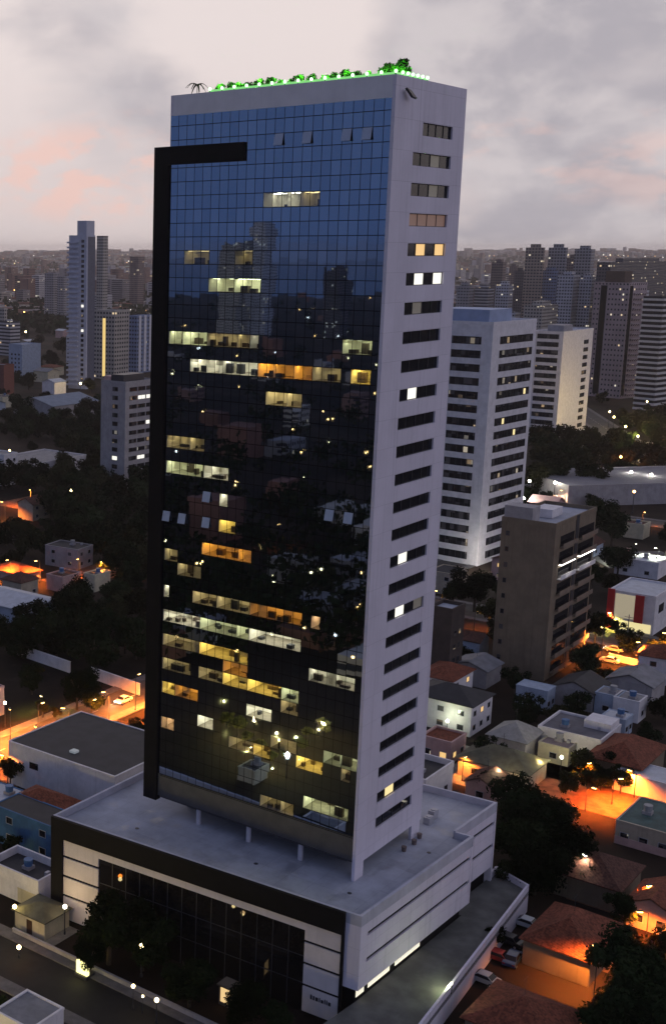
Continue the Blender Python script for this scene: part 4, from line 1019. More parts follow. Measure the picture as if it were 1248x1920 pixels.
# ------------------------------------------------------------------ scattered trees, houses, lamps of the middle distance
def on_road(x, y, pad=0):
    for p, q, hw in roads:
        d = q-p; L2 = d.x*d.x+d.y*d.y; k = max(0, min(1, ((x-p.x)*d.x+(y-p.y)*d.y)/L2))
        if math.hypot(x-p.x-d.x*k, y-p.y-d.y*k) < hw+pad: return True
    return False
def free(x, y, r):
    if on_road(x, y, r): return False
    return all(math.hypot(x-a, y-b_) > r+rr for a, b_, rr in foot)
scat = []          # (root, kind words, extra adjective, projected x, y)
house_walls = [(wht, 'white'), (cream, 'cream'), (greyw, 'grey'), (pinkw, 'pinkish'), (beige, 'beige'), (pblue, 'pale blue')]
house_roofs = [(terra, 'hip', 'red tiled'), (dterra, 'gable', 'dark tiled'), (grey_roof, 'gable', 'grey sheet'), (dark_roof, 'flat', 'flat dark'), (pale_roof, 'gable', 'pale metal')]
tower_mats = [(facade('facade_grey', 0), 'grey'), (facade('facade_cream', 0), 'cream'), (facade('facade_white', 0), 'white'), (facade('facade_brown', 0), 'brown'), (facade('facade_stripe', 0), 'striped grey')]
def scatter():
    rg = random.Random(21)
    # clumps that the photo shows as dark masses of trees
    masses = [(0, 285, 880, 1065, 60, 6.6), (0, 285, 1090, 1210, 26, 6), (20, 205, 742, 800, 22, 8), (120, 205, 790, 905, 20, 6.5), (0, 130, 862, 905, 14, 6.5), (0, 130, 545, 640, 14, 10), (1000, 1190, 806, 898, 46, 7.5), (1140, 1248, 772, 860, 22, 7), (0, 130, 640, 720, 14, 8), (180, 285, 545, 580, 8, 8), (1000, 1110, 575, 612, 8, 8), (1180, 1248, 870, 905, 4, 4)]
    for (x0, x1, y0, y1, n, r) in masses:
        k = tries = 0
        while k < n and tries < n*12:
            tries += 1; px, py = rg.uniform(x0, x1), rg.uniform(y0, y1); rr = r*rg.uniform(.75, 1.2); zc = rr*rg.uniform(.7, 1.0)
            if (px < 208 and 1015 < py < 1128) or (px < 95 and 895 < py < 975): continue
            p = at(px, py, zc)
            if on_road(p.x, p.y, 1) or any(math.hypot(p.x-a, p.y-b_) < q*.75+rr*.3 for a, b_, q in foot): continue
            o = tree(pos=(p.x, p.y, 0), r=rr, zc=zc); scat.append((o, 'tree')); foot.append((p.x, p.y, rr*.5)); k += 1
    # houses and low blocks between
    k = tries = 0
    while k < 150 and tries < 6000:
        tries += 1
        y = 240*math.exp(rg.random()*math.log(1500/240)); x = rg.uniform(-.06, .52)*y; x += 0
        pr = proj((x, y, 0))
        if not pr or not (-40 < pr[0] < 1290): continue
        if y < 330 and pr[0] < 800: continue
        la, lb = rg.uniform(7, 13), rg.uniform(7, 13)
        if y > 500: la, lb = la*1.25, lb*1.25
        if not free(x, y, math.hypot(la, lb)/2*.9): continue
        yaw = YAW + rg.choice([0, 0, 0, .12, -.15]); w, wn = rg.choice(house_walls); rm, rt, rn = rg.choice(house_roofs)
        u, v = dirs(yaw); c0 = Vector((x, y, 0)) - u*lb/2 - v*la/2
        if 985 < pr[0] < 1125 and 690 < pr[1] < 905: continue
        tall = y > 520 and rg.random() < .22
        if tall:
            mt, mn = rg.choice(tower_mats); h = rg.uniform(14, 38); T = empty('apartment_block', c0, yaw); body(T, lb*1.2, la*1.2, h, mt)
            MB().box(lb*.3, lb*.7, la*.3, la*.7, h, h+2.5).build('roof_room', mt, T); T['category'] = 'apartment block'; T['adj'] = mn + (' tall' if h > 26 else ' mid-rise'); kind = 'block'; take(T, lb, la)
        else:
            h = rg.choice([3.2, 3.8, 6.2]) if y < 700 else rg.choice([4, 6.5, 8])
            T = house(None, 0, 0, h, la, lb, w, rt, rm, yaw=yaw, pos=c0, win='xy' if y < 560 else '', nwin=2, lit=(rg.randrange(8),) if rg.random() < .35 else (), rise=rg.uniform(1.3, 2.2), par=.3)
            T['category'] = 'house'; T['adj'] = wn + ' walled ' + rn; kind = 'house'
        scat.append((T, kind)); k += 1
    # loose trees
    k = tries = 0
    while k < 200 and tries < 9000:
        tries += 1; y = 196*math.exp(rg.random()*math.log(1700/196)); x = rg.uniform(-.06, .52)*y; pr = proj((x, y, 4))
        if not pr or not (-30 < pr[0] < 1280): continue
        if y < 330 and pr[0] < 800 or y < 260 and pr[0] < 880: continue
        r = rg.uniform(2.2, 5.0)*(1.25 if y > 500 else 1)
        if on_road(x, y, 1.0) or any(math.hypot(x-a, y-b_) < q*.85+r*.6 for a, b_, q in foot): continue
        o = tree(pos=(x, y, 0), r=r, zc=r*rg.uniform(.72, 1.0)); scat.append((o, 'tree')); foot.append((x, y, r*.7)); k += 1
scatter()

# ------------------------------------------------------------------ street lamps
lamp_meshes = {}
def lamp(px=None, py=None, h=7.0, col=ORANGE, power=1800, head=lampo, label=None, pos=None, group='street lamps', yaw=None, globe=False, size=1.0, name='street_lamp', scatter_=False):
    """px, py: where the lamp head is seen"""
    p = at(px, py, h) if pos is None else Vector((pos[0], pos[1], h))
    o = empty(name, (p.x, p.y, 0), random.uniform(0, 6.28) if yaw is None else yaw, label, 'street lamp', group)
    key = (round(h, 1), globe, size, head.name)
    if key not in lamp_meshes:
        a = MB(); a.tube((0, 0, 0), (0, 0, h-.15 if globe else h), .09*size, .06*size, 8); a.tube((0, 0, 0), (0, 0, .5), .14*size, .14*size, 8)
        b_ = MB()
        if globe: b_.ball((0, 0, h), .30*size, 10, 6)
        else:
            a.tube((0, 0, h), (1.0*size, 0, h+.25), .05*size, .045*size, 6); a.box(.8*size, 1.6*size, -.16*size, .16*size, h+.22, h+.36)
            b_.box(.85*size, 1.55*size, -.14*size, .14*size, h+.10*1, h+.219)
        lamp_meshes[key] = (a.mesh('pole', metal_d), b_.mesh('lamp_head', head))
    for nm, me in zip(('pole', 'lamp_head'), lamp_meshes[key]):
        q = bpy.data.objects.new(nm, me); COL.objects.link(q); q.parent = o
    if power:
        if globe: point((0, 0, h+.5*size), col, power, .3, o, 'lamp_light')
        else: spot((1.2*size, 0, h+.02), col, power, o)
    if scatter_: scat.append((o, 'lamp'))
    return o
def lamps():
    L = lamp
    # podium garden globes
    for (px, py, h, s, lab) in [(266, 1774, 4.4, 1.5, 'highest yellow globe lamp in front of the podium glass'), (250, 1849, 3.2, 1.1, 'left globe lamp of the low row by the dark street'), (268, 1868, 2.4, .7, 'smallest globe lamp between the two bigger ones by the dark street'), (294, 1875, 3.2, 1.3, 'right globe lamp of the low row by the dark street')]:
        L(px, py, h, WARM, 30, lampy, lab, globe=True, size=s*.75, group='globe lamps by the podium', name='globe_lamp')
    # left lit road; last two lamps added to fill dim gaps in its glow
    for (px, py, lab) in [(20, 1335, 'orange street lamp over the lit left road at the photo edge'), (130, 1330, 'orange street lamp half way along the lit left road'), (205, 1298, 'orange street lamp of the left road nearest the black frame'), (255, 1268, 'orange street lamp right beside the black frame'), (72, 1322, 'added orange lamp filling a dim gap of the left road behind the pinkish house'), (170, 1316, 'added orange lamp filling a dim gap of the left road before the olive tree')]:
        L(px, py, 7.5, ORANGE, 58000, lampo, lab)
    L(70, 1368, 6, ORANGE, 30000, lampo, 'orange street lamp on the near kerb of the left road')
    L(15, 1420, 6, (1, .27, .04), 15000, lampo, 'orange lamp in the yard left of the white warehouse')
    L(80, 1310, 4.2, (.7, 1, .15), 5000, lampy, 'greenish lamp above the little bright green tree')
    L(10, 1318, 5, (1, .7, .42), 1100, lampw, 'white lamp against the pinkish lit house', globe=True)
    # bottom left drive
    L(28, 1700, 3.4, YEL, 220, lampy, 'yellow lamp on the wall of the yellow gatehouse', globe=True); L(36, 1776, 1.6, ORANGE, 90, lampy, 'low lamp on the lit drive left of the podium', globe=True)
    L(122, 1700, 4.2, WARM, 150, lampw, 'lamp lighting the left white panels of the podium', globe=True)
    # orange row of house lights on the left
    for (px, py, pw, lab) in [(20, 1050, 2600, 'orange street lamp at the left end of the orange row'), (75, 1052, 2600, 'orange street lamp second along the orange row'), (150, 1048, 1800, 'orange street lamp before the reddish house of the orange row'), (188, 1056, 3400, 'orange street lamp before the bright wall of the orange row'), (58, 918, 3000, 'orange street lamp among the black trees far left'), (10, 942, 2600, 'orange street lamp at the left edge among black trees'), (128, 946, 900, 'small orange lamp among black trees near the grey block')]:
        L(px, py, 6.5, ORANGE, pw*11, lampo, lab)
    for (px, py, lab) in [(28, 545, 'large orange flare of light far off at the left edge'), (52, 552, 'orange flare of light right of the larger one far left'), (46, 586, 'white flare of light below the orange ones far left'), (14, 604, 'small orange light at the left edge above the beige block')]:
        L(px, py, 12, ORANGE, 0, lampo if 'orange' in lab else lampw, lab, globe=True, size=6 if 'large' in lab else 4)
    # right side
    for (px, py, pw, lab) in [(1130, 1180, 4200, 'orange street lamp beside the showroom on the right road'), (1205, 1205, 4200, 'orange street lamp in front of the showroom'), (1255, 1190, 4200, 'orange street lamp of the right road at the photo edge')]:
        L(px, py, 7.5, ORANGE, pw*13, lampo, lab)
    for (px, py, pw, lab) in [(1112, 1430, 1700, 'orange lamp left of the orange lit yard'), (1150, 1462, 2600, 'orange lamp in the middle of the orange lit yard'), (1192, 1450, 2600, 'orange lamp right in the orange lit yard'), (1100, 1475, 1500, 'orange lamp at the near end of the orange lit yard')]:
        L(px, py, 4.5, (1, .17, .012), pw*11, lampo, lab)
    L(1120, 1786, 6.8, (1, .28, .04), 20000, lampo, 'orange lamp at the foot of the large red roof'); L(1228, 1660, 4.5, (1, .20, .02), 16000, lampo, 'upper orange lamp of the flame-like glow at the right edge'); L(1215, 1712, 4.0, (1, .20, .02), 14000, lampo, 'lower orange lamp of the flame-like glow at the right edge')
    L(1105, 1612, 6, (1, .8, .55), 1500, lampw, 'white street lamp standing alone among dark roofs on the right')
    L(1052, 1420, 4.2, (1, .9, .5), 900, lampw, 'lamp in front of the cream lit house', globe=True); L(1012, 1432, 3.5, (1, .75, .3), 700, lampy, 'lamp by the ochre side of the cream house', globe=True)
    L(935, 1448, 4.0, (1, .8, .45), 700, lampw, 'lamp under the lit eaves of the olive roofed house', globe=True); L(868, 1425, 4, ORANGE, 5000, lampo, 'orange lamp between the tower and the olive roofed house')
    L(838, 1352, 3.2, (.9, 1, .65), 420, lampw, 'lamp in the yard of the white house with dark roof', globe=True); L(822, 1385, 3.2, (1, .8, .5), 420, lampw, 'lamp hard against the tower in the orange yard', globe=True)
    L(832, 1265, 4, (1, .85, .5), 250, lampw, 'small white lamp on the narrow dark block', globe=True)
    L(890, 1148, 5, ORANGE, 6000, lampo, 'orange lamp under the round green tree'); L(825, 1110, 5, ORANGE, 4000, lampo, 'orange lamp between tower and the white office block')
    for (px, py, lab) in [(992, 902, 'white lamp at the right foot of the white office block'), (1040, 905, 'white lamp behind the pink lit gabled house'), (1182, 885, 'white lamp in front of the yellow lit avenue'), (1220, 890, 'white lamp right of the one before the yellow avenue')]:
        L(px, py, 8, COOL, 1500, lampw, lab, globe=True, size=1.8)
    L(1045, 920, 6, (1, .55, .35), 9000, lampo, 'pinkish lamp at the pink lit gabled house'); L(1205, 960, 5, ORANGE, 6000, lampo, 'orange lamp over the house below the grey hall')
    for (px, py, lab) in [(1190, 1022, 'greenish white lamp at the left of the car park'), (1235, 1030, 'greenish white lamp at the right of the car park')]:
        L(px, py, 7, (.92, 1, .72), 16000, lampw, lab)
    for (px, py, lab) in [(1142, 772, 'yellow street lamp at the far end of the yellow avenue'), (1150, 782, 'second yellow street lamp down the yellow avenue'), (1172, 800, 'third yellow street lamp down the yellow avenue'), (1195, 818, 'fourth yellow street lamp down the yellow avenue'), (1222, 838, 'yellow street lamp at the near end of the yellow avenue')]:
        L(px, py, 8.5, YEL, 2500 if px < 1160 else 17000, lampy, lab, globe=True, size=1.6)
    L(1150, 1150, 4, (1, .85, .12), 7000, lampy, 'yellow lamp above the lit tree by the showroom'); L(1190, 1155, 4, (1, .7, .3), 900, lampw, 'lamp at the lit ground floor of the showroom', globe=True)
    # off to the left, seen only in the glass front
    for i, (x, y) in enumerate([(-110, 96), (-160, 60), (-205, 85), (-250, 40)]):
        L(pos=(x, y), h=7, col=ORANGE, power=9000, head=lampo, label='lamp whose light is mirrored low in the glass front', group='lamps mirrored in the glass front')
    # small lamps through the middle distance
    rg = random.Random(5); n = 0
    while n < 95:
        y = 430*math.exp(rg.random()*math.log(2000/430)); x = rg.uniform(-.05, .5)*y; pr = proj((x, y, 7))
        if not pr or not (-5 < pr[0] < 1252) or any(math.hypot(x-a, y-b_) < q*.7 for a, b_, q in foot if q > 6): continue
        hd, cl = rg.choice([(lampo, ORANGE), (lampo, ORANGE), (lampw, COOL), (lampy, YEL)]); s = 1.2+y/600
        o = L(pos=(x, y), h=8, col=cl, power=rg.choice([0, 5000, 7000]) if y < 1200 else 0, head=hd, globe=True, size=round(s, 0)*.8, scatter_=True)
        o['adj'] = {lampo: 'orange', lampw: 'white', lampy: 'yellow'}[hd]; n += 1
lamps()

# ------------------------------------------------------------------ small lit things by the podium, cars
def lit_sign():
    p = at(163, 1838, 0); T = empty('sign_box', (p.x, p.y, 0), YAW, 'glowing yellow sign box among the trees at the podium entrance', 'sign')
    MB().box(-.3, 1.5, -.1, 1.9, 0, .5).build('base', metal_d, T); MB().box(0, .5, .0, 1.8, .5, 2.2).build('lit_panel', glow('sign_glow', (1, .92, .35), 2.2), T); point((-1.2, .9, 1.6), (1, .9, .3), 40, .3, T, 'sign_light')
    p = at(432, 1892, 0); T = empty('kiosk', (p.x, p.y, 0), YAW, 'small warm lit entrance kiosk at the foot of the podium glass', 'kiosk')
    MB().box(0, 1.8, 0, 1.8, 0, .4).box(0, 1.8, 1.6, 1.8, .4, 2.6).box(1.6, 1.8, 0, 1.6, .4, 2.6).build('frame', brownw, T); MB().box(-.2, 2.0, -.2, 2.0, 2.6, 2.8).build('roof', brownw, T)
    MB().box(.1, 1.6, .1, 1.6, .4, 2.3).build('lit_panel', glow('kiosk_glow', (1, .68, .30), .9), T)
lit_sign()
def car_proto(col, name):
    T = empty('parked_car', (0, 0, 0)); paint_ = surf(name, col, .3, .03, 1, spec_=.6)
    prof = [(-2.1, .45), (-2.1, .85), (-1.9, .95), (-1.45, 1.0), (-.85, 1.45), (.55, 1.47), (1.25, 1.0), (2.0, .88), (2.15, .6), (2.1, .38)]
    n = len(prof); w = .84
    def ins(z): return w - max(0, z-.95)*.36
    mb = MB(); mb.add([(x, -ins(z), z) for x, z in prof]+[(x, ins(z), z) for x, z in prof], [tuple(range(n)), tuple(range(2*n-1, n-1, -1))]+[(i, i+n, (i+1) % n+n, (i+1) % n) for i in range(n)])
    mb.build('body', paint_, T)
    g = MB(); 
    for s in (-1, 1):
        g.add([(-1.3, s*.835, 1.03), (-.8, s*.70, 1.38), (.5, s*.69, 1.40), (1.08, s*.835, 1.03)], [(0, 1, 2, 3)])
    g.add([(-1.43, -.76, 1.035), (-1.43, .76, 1.035), (-.9, .66, 1.44), (-.9, -.66, 1.44)], [(0, 1, 2, 3)]); g.add([(1.22, -.76, 1.04), (1.22, .76, 1.04), (.62, .66, 1.46), (.62, -.66, 1.46)], [(0, 3, 2, 1)])
    g.build('windows', glassd, T)
    for x in (-1.3, 1.3):
        for s in (-1, 1):
            wl = MB(); wl.tube((x, s*.66, .33), (x, s*.88, .33), .33, .33, 14); wo = wl.build('wheel', surf('tyre_rubber', (.012, .012, .012), .8, .1, 3), T)
            h = MB(); h.tube((x, s*.86, .33), (x, s*.89, .33), .19, .19, 10); h.build('rim', metal_l, wo)
    for s in (-1, 1):
        MB().box(2.06, 2.17, s*.6-.17, s*.6+.17, .60, .74).build('headlight', glow('headlamp_faint', (1, 1, .9), .12), T); MB().box(-2.13, -2.05, s*.62-.15, s*.62+.15, .68, .86).build('tail_light', surf('tail_red', (.25, .01, .01), .4, .05, 1), T)  # unlit headlight, a faint glint put in as emission
    return T
def yards():
    earth = surf('red_earth_yard', (.17, .085, .05), .9, .4, .5); conc = surf('yard_concrete', (.21, .19, .17), .85, .3, .5)
    for (px, py, w, d, mt) in [(1135, 1520, 22, 24, earth), (1235, 1735, 10, 14, earth), (1125, 1815, 7, 11, earth), (1060, 1462, 11, 8, conc), (900, 1478, 10, 9, conc), (850, 1420, 8, 8, conc), (62, 1790, 10, 7, conc), (1165, 1205, 26, 9, conc), (30, 1470, 8, 12, earth), (60, 955, 26, 20, earth), (150, 1098, 30, 14, earth), (1150, 858, 70, 40, conc)]:  # paler ground sheets added so the lamps' pools of light show
        p = at(px, py, 0); tag(MB().box(-w*.1, w*.9, -d*.1, d*.9, -.2, .03).build('yard', mt, loc=(p.x, p.y, 0)), kind='structure').rotation_euler = (0, 0, YAW)
yards()
def mirrored_corner():
    # a lit corner off to the left that only the tower's glass shows
    rg = random.Random(4)
    for i, (x, y) in enumerate([(-30, 140), (-35, 140.8), (-40, 141.5), (-45, 142.2), (-51, 143), (-33, 136.5), (-36, 133), (-39, 130), (-42.5, 126.5)]):
        o = tree(pos=(x, y, 0), r=rg.uniform(1.7, 2.4), zc=rg.uniform(2.2, 3.2), label='yellow-lit tree mirrored low in the glass front', group='lit trees mirrored in the glass front')
        for ch in o.children:
            if ch.name.startswith('crown'): ch.data = LITCROWN
        point((2.4, -1.4, 4.4), (1, .76, .22), 2000, .03, o, 'garden_light'); point((-1.8, 2.0, 1.2), (1, .72, .2), 1300, .03, o, 'garden_light')
    house('small white lit house mirrored at the bottom of the glass front', 0, 0, 2.6, 3.5, 4.5, cream, 'flat', dark_roof, pos=(-26, 142, 0), win='', par=.2)
    lamp(pos=(-25, 139), h=4.2, col=COOL, power=1500, head=lampw, label='white lamp by the small house mirrored in the glass front', globe=True, group='lamps mirrored in the glass front')
LITCROWN = crown_mesh(51, 1300, .09, .9, 8, 1); LITCROWN.materials.clear(); LITCROWN.materials.append(leaf_mat('leaf_yellow_lit', (.13, .12, .035)))  # yellow lamp light put into the leaf colour
mirrored_corner()
def utility_poles():
    rg = random.Random(9); P = None; wood_ = surf('pole_concrete', (.20, .19, .18), .85, .2, 1)
    spots = [(-44, 0), (-44, 32), (-44, 64), (-44, 96), (-44, 128), (20, 171), (-15, 171)]
    for i, (a_, b_) in enumerate(spots):
        w = loc2w(a_, b_)
        T = empty('utility_pole', w, YAW, ['utility pole with crossarm at the bottom right among red roofs', 'utility pole with crossarm beside the dark clump of trees', 'utility pole with crossarm by the orange lit yard', 'utility pole with crossarm near the grey flat roofed building', 'utility pole with crossarm behind the grey flat roofed building', 'utility pole with crossarm at the foot of the brown block', 'utility pole with crossarm before the showroom'][i], 'utility pole', 'utility poles of the right-hand streets')
        MB().tube((0, 0, 0), (0, 0, 9), .16, .10, 8).build('pole', wood_, T); MB().box(-.05, .05, -1.0, 1.0, 8.3, 8.42).build('crossarm', wood_, T)
        if i < 4:
            c_ = MB()
            for yy in (-.9, 0, .9):
                pts = [(32*k/8, yy, 8.45-1.0*(1-(2*k/8-1)**2)) for k in range(9)]
                for k in range(8): c_.tube(pts[k], pts[k+1], .025, .025, 4)
            c_.build('cable', black_clad, T)
utility_poles()
def roof_tanks():
    rg = random.Random(14); tk = [surf('tank_blue', (.06, .14, .30), .5, .1, 1), surf('tank_grey', (.30, .30, .31), .6, .1, 1)]
    for o in list(COL.objects):
        if o.parent is None and o.name.split('.')[0] == 'house' and rg.random() < .55:
            pl = [c_ for c_ in o.children if c_.name.startswith('roof')]
            if not pl: continue
            vs = [v.co for v in pl[0].data.vertices]; zt = max(v.z for v in vs); x1 = max(v.x for v in vs); y1 = max(v.y for v in vs)
            par = any(c_.name.startswith('parapet') for c_ in o.children)
            if par:
                x, y = x1*rg.uniform(.3, .75), y1*rg.uniform(.3, .75)
                MB().box(x-.7, x+.7, y-.7, y+.7, zt-.1, zt+.5).tube((x, y, zt+.5), (x, y, zt+1.5), .62, .70, 12, 1).build('water_tank', [greyw, rg.choice(tk)], o)
                if rg.random() < .6: x, y = x1*rg.uniform(.15, .85), y1*rg.uniform(.1, .25)+.4; MB().box(x-.4, x+.4, y-.25, y+.25, zt-.05, zt+.6).build('air_conditioner', metal_l, o)
            else:
                x, y = x1*.5, y1*.5
                a = MB().tube((x+.4, y, zt-.6), (x+.4, y, zt+2.2), .03, .03, 5); a.tube((x-.2, y, zt+2.0), (x+1.0, y, zt+2.0), .02, .02, 4); a.tube((x+.1, y-.4, zt+1.7), (x+.1, y+.4, zt+1.7), .02, .02, 4); a.build('aerial', metal_d, o)
roof_tanks()
def cars():
    cols = {'white': (.62, .62, .62), 'dark': (.02, .02, .024), 'red': (.22, .02, .02), 'silver': (.36, .37, .39), 'blue': (.02, .05, .14)}
    pr = {k: car_proto(v, k+'_car_paint') for k, v in cols.items()}; used = set()
    def put(k, p, yaw, lab, lights=False, group='parked cars'):
        o = pr[k] if k not in used else copy_tree(pr[k]); used.add(k); o.location = (p.x, p.y, p.z); o.rotation_euler = (0, 0, yaw); tag(o, lab, 'car', group)
        if lights:
            for s in (-.6, .6):
                MB().box(2.171, 2.2, s-.18, s+.18, .58, .76).build('lit_headlight', lampw, o)
            point((3.4, 0, .8), (1, .8, .5), 260, .2, o, 'headlamp_light')
    put('white', at(985, 1738), YAW+1.57, 'white car parked beside the outer wall of the car deck'); put('dark', at(952, 1770), YAW+1.5, 'dark car parked by the car deck, below the white car'); put('red', at(930, 1800), YAW+1.6, 'red car parked by the car deck')
    put('silver', at(905, 1842), YAW+1.55, 'silver car parked nearest the bottom along the car deck'); put('blue', at(960, 1805), YAW+.1, 'blue car parked behind the red one by the car deck')
    for (px, py, k, yw, lab, li) in [(60, 1388, 'silver', YAW+math.pi, 'silver car with lit headlights on the orange left road', True), (165, 1352, 'dark', YAW, 'dark car driving away on the orange left road', False), (232, 1318, 'white', YAW+math.pi, 'white car with headlights near the black frame on the left road', True),
            (1150, 1222, 'silver', YAW+1.57, 'silver car on the orange right road', True), (1205, 1232, 'dark', YAW-1.57, 'dark car on the orange right road in front of the showroom', False), (1142, 1243, 'white', YAW+1.57, 'white car on the near side of the right road', False)]:
        p = at(px, py); p.z = .06; put(k, p, yw, lab, li, 'cars on the lit roads')
    for i, (px, py, k) in enumerate([(1185, 1046, 'white'), (1202, 1048, 'silver'), (1219, 1051, 'dark'), (1176, 1036, 'red')]):
        p = at(px, py); put(k, p, YAW+.02, ['white car at the left of the greenish car park', 'silver car in the middle of the greenish car park', 'dark car at the right of the greenish car park', 'red car in the back row of the greenish car park'][i])
    p, q = at(1160, 1062), at(1250, 1062); tag(MB().box(0, 26, 0, 22, -.2, .04).build('car_park', pave, loc=(p.x-4, p.y-2, 0)), kind='structure')
cars()

# ------------------------------------------------------------------ drop the scattered things the camera cannot see, then give the rest a label each
def finish_scatter():
    dg = bpy.context.evaluated_depsgraph_get(); dg.update(); o0 = Vector((0, 0, CAM_H)); rg = random.Random(3); keep = []
    for T, kind in scat:
        pts = []
        for ch in T.children:
            if ch.type != 'MESH': continue
            M = T.matrix_world @ Matrix.Translation(ch.location) @ Matrix.Diagonal((*ch.scale, 1)) if False else ch.matrix_world
            v = ch.data.vertices
            pts += [M @ v[rg.randrange(len(v))].co for _ in range(7 if kind == 'tree' else 5)]
        hits = 0; need = 2
        for P in pts:
            d = P-o0; L = d.length; pr = proj(P)
            if not pr or not (0 < pr[0] < 1248 and 0 < pr[1] < 1920): continue
            ok, loc, nrm, idx, ob, mt = S.ray_cast(dg, o0, d.normalized(), distance=L*1.01)
            r_ = ob
            while r_ is not None and r_.parent: r_ = r_.parent
            if not ok or r_ == T:
                hits += 1
                if hits >= need: break
        if hits >= need: keep.append((T, kind))
        else: remove_tree(T)
    marks = []
    for o in COL.objects:
        if o.parent is None and o.get('label') and o.name.split('.')[0] in ('office_block', 'apartment_block', 'apartment_tower', 'showroom', 'hall', 'office_tower', 'warehouse'):
            if 'mirrored' in o['label']: continue
            pr = proj(o.location); 
            if pr and -60 < pr[0] < 1300: marks.append((pr[0], pr[1], o['label']))
    short = []
    for x, y, lab in marks:
        short.append((x, y, lab))
    return keep, short
keep, marks = finish_scatter()
NICK = {}
def nick(lab):
    table = [('narrow dark brown block', 'the narrow dark block'), ('brown apartment block with blank', 'the brown block'), ('white office block', 'the white office block'), ('white slab block', 'the white slab block'), ('mauve brown tower', 'the mauve brown tower'), ('alternating white', 'the striped tower'),
             ('tallest on the left', 'the slim bluish tower'), ('grey apartment block with', 'the grey banded block'), ('white warehouse', 'the white warehouse'), ('long low white', 'the long white building'), ('grey vaulted roof', 'the vaulted hall'), ('plain flat grey roof', 'the grey hall'),
             ('red fins', 'the showroom'), ('three tall far towers', None), ('wide terrace podium', 'the office tower'), ('bluish white mid-rise', 'the bluish mid-rise'), ('dark red brick', 'the red brick block'), ('pinkish roofed block', 'the pink roofed block'), ('bluish white striped', 'the bluish striped block'), ('beige warm-lit', 'the ribbed beige block'), ('beige block cut', 'the beige edge block'), ('low grey block right behind', 'the low grey block')]
    for k, v in table:
        if k in lab: return v
    return None
ORD = ['nearest', 'second nearest', 'third nearest', 'fourth nearest', 'fifth nearest', 'sixth nearest', 'seventh nearest', 'eighth nearest', 'ninth nearest', 'tenth nearest', 'eleventh nearest', 'twelfth nearest']
def label_scatter():
    mk = [(x, y, nick(l)) for x, y, l in marks]; mk = [q for q in mk if q[2]]
    groups = {}
    for T, kind in keep:
        pr = proj(T.location); 
        best = min(mk, key=lambda q: math.hypot(q[0]-pr[0], (q[1]-pr[1])*1.6)); dx, dy = pr[0]-best[0], pr[1]-best[1]
        rel = ('to the right of' if dx > 0 else 'to the left of') if abs(dx) > abs(dy)*1.2 else ('beyond' if dy < 0 else 'in front of')
        adj = T.get('adj', '')
        if kind == 'tree':
            cr = [c_ for c_ in T.children if c_.name.startswith('crown')][0]; r = cr.scale[0]
            tone = {'leaf_dark': 'dark', 'leaf_mid': 'green', 'leaf_olive': 'olive'}[cr.data.materials[0].name]
            adj = ('small' if r < 4 else 'broad' if r > 6.5 else 'rounded') + ' ' + tone
        groups.setdefault((kind, adj, rel, best[2]), []).append((math.hypot(dx, dy), T))
    noun = {'tree': 'tree', 'house': 'house', 'block': 'apartment block', 'lamp': 'lamp'}
    for (kind, adj, rel, mkn), L in groups.items():
        L.sort(key=lambda q: q[0])
        nn = noun[kind]; adj2 = adj.replace(' walled ', ' ') + (' roofed' if kind == 'house' else '')
        for i, (d, T) in enumerate(L):
            T['label'] = f"{adj2} {nn} {rel} {mkn}" if len(L) == 1 else f"{ORD[min(i, 11)]} {adj2} {nn} {rel} {mkn}"
            T['group'] = {'tree': 'trees across the city', 'house': 'houses across the city', 'block': 'blocks across the city', 'lamp': 'lamps across the city'}[kind]
            if 'adj' in T: del T['adj']
label_scatter()

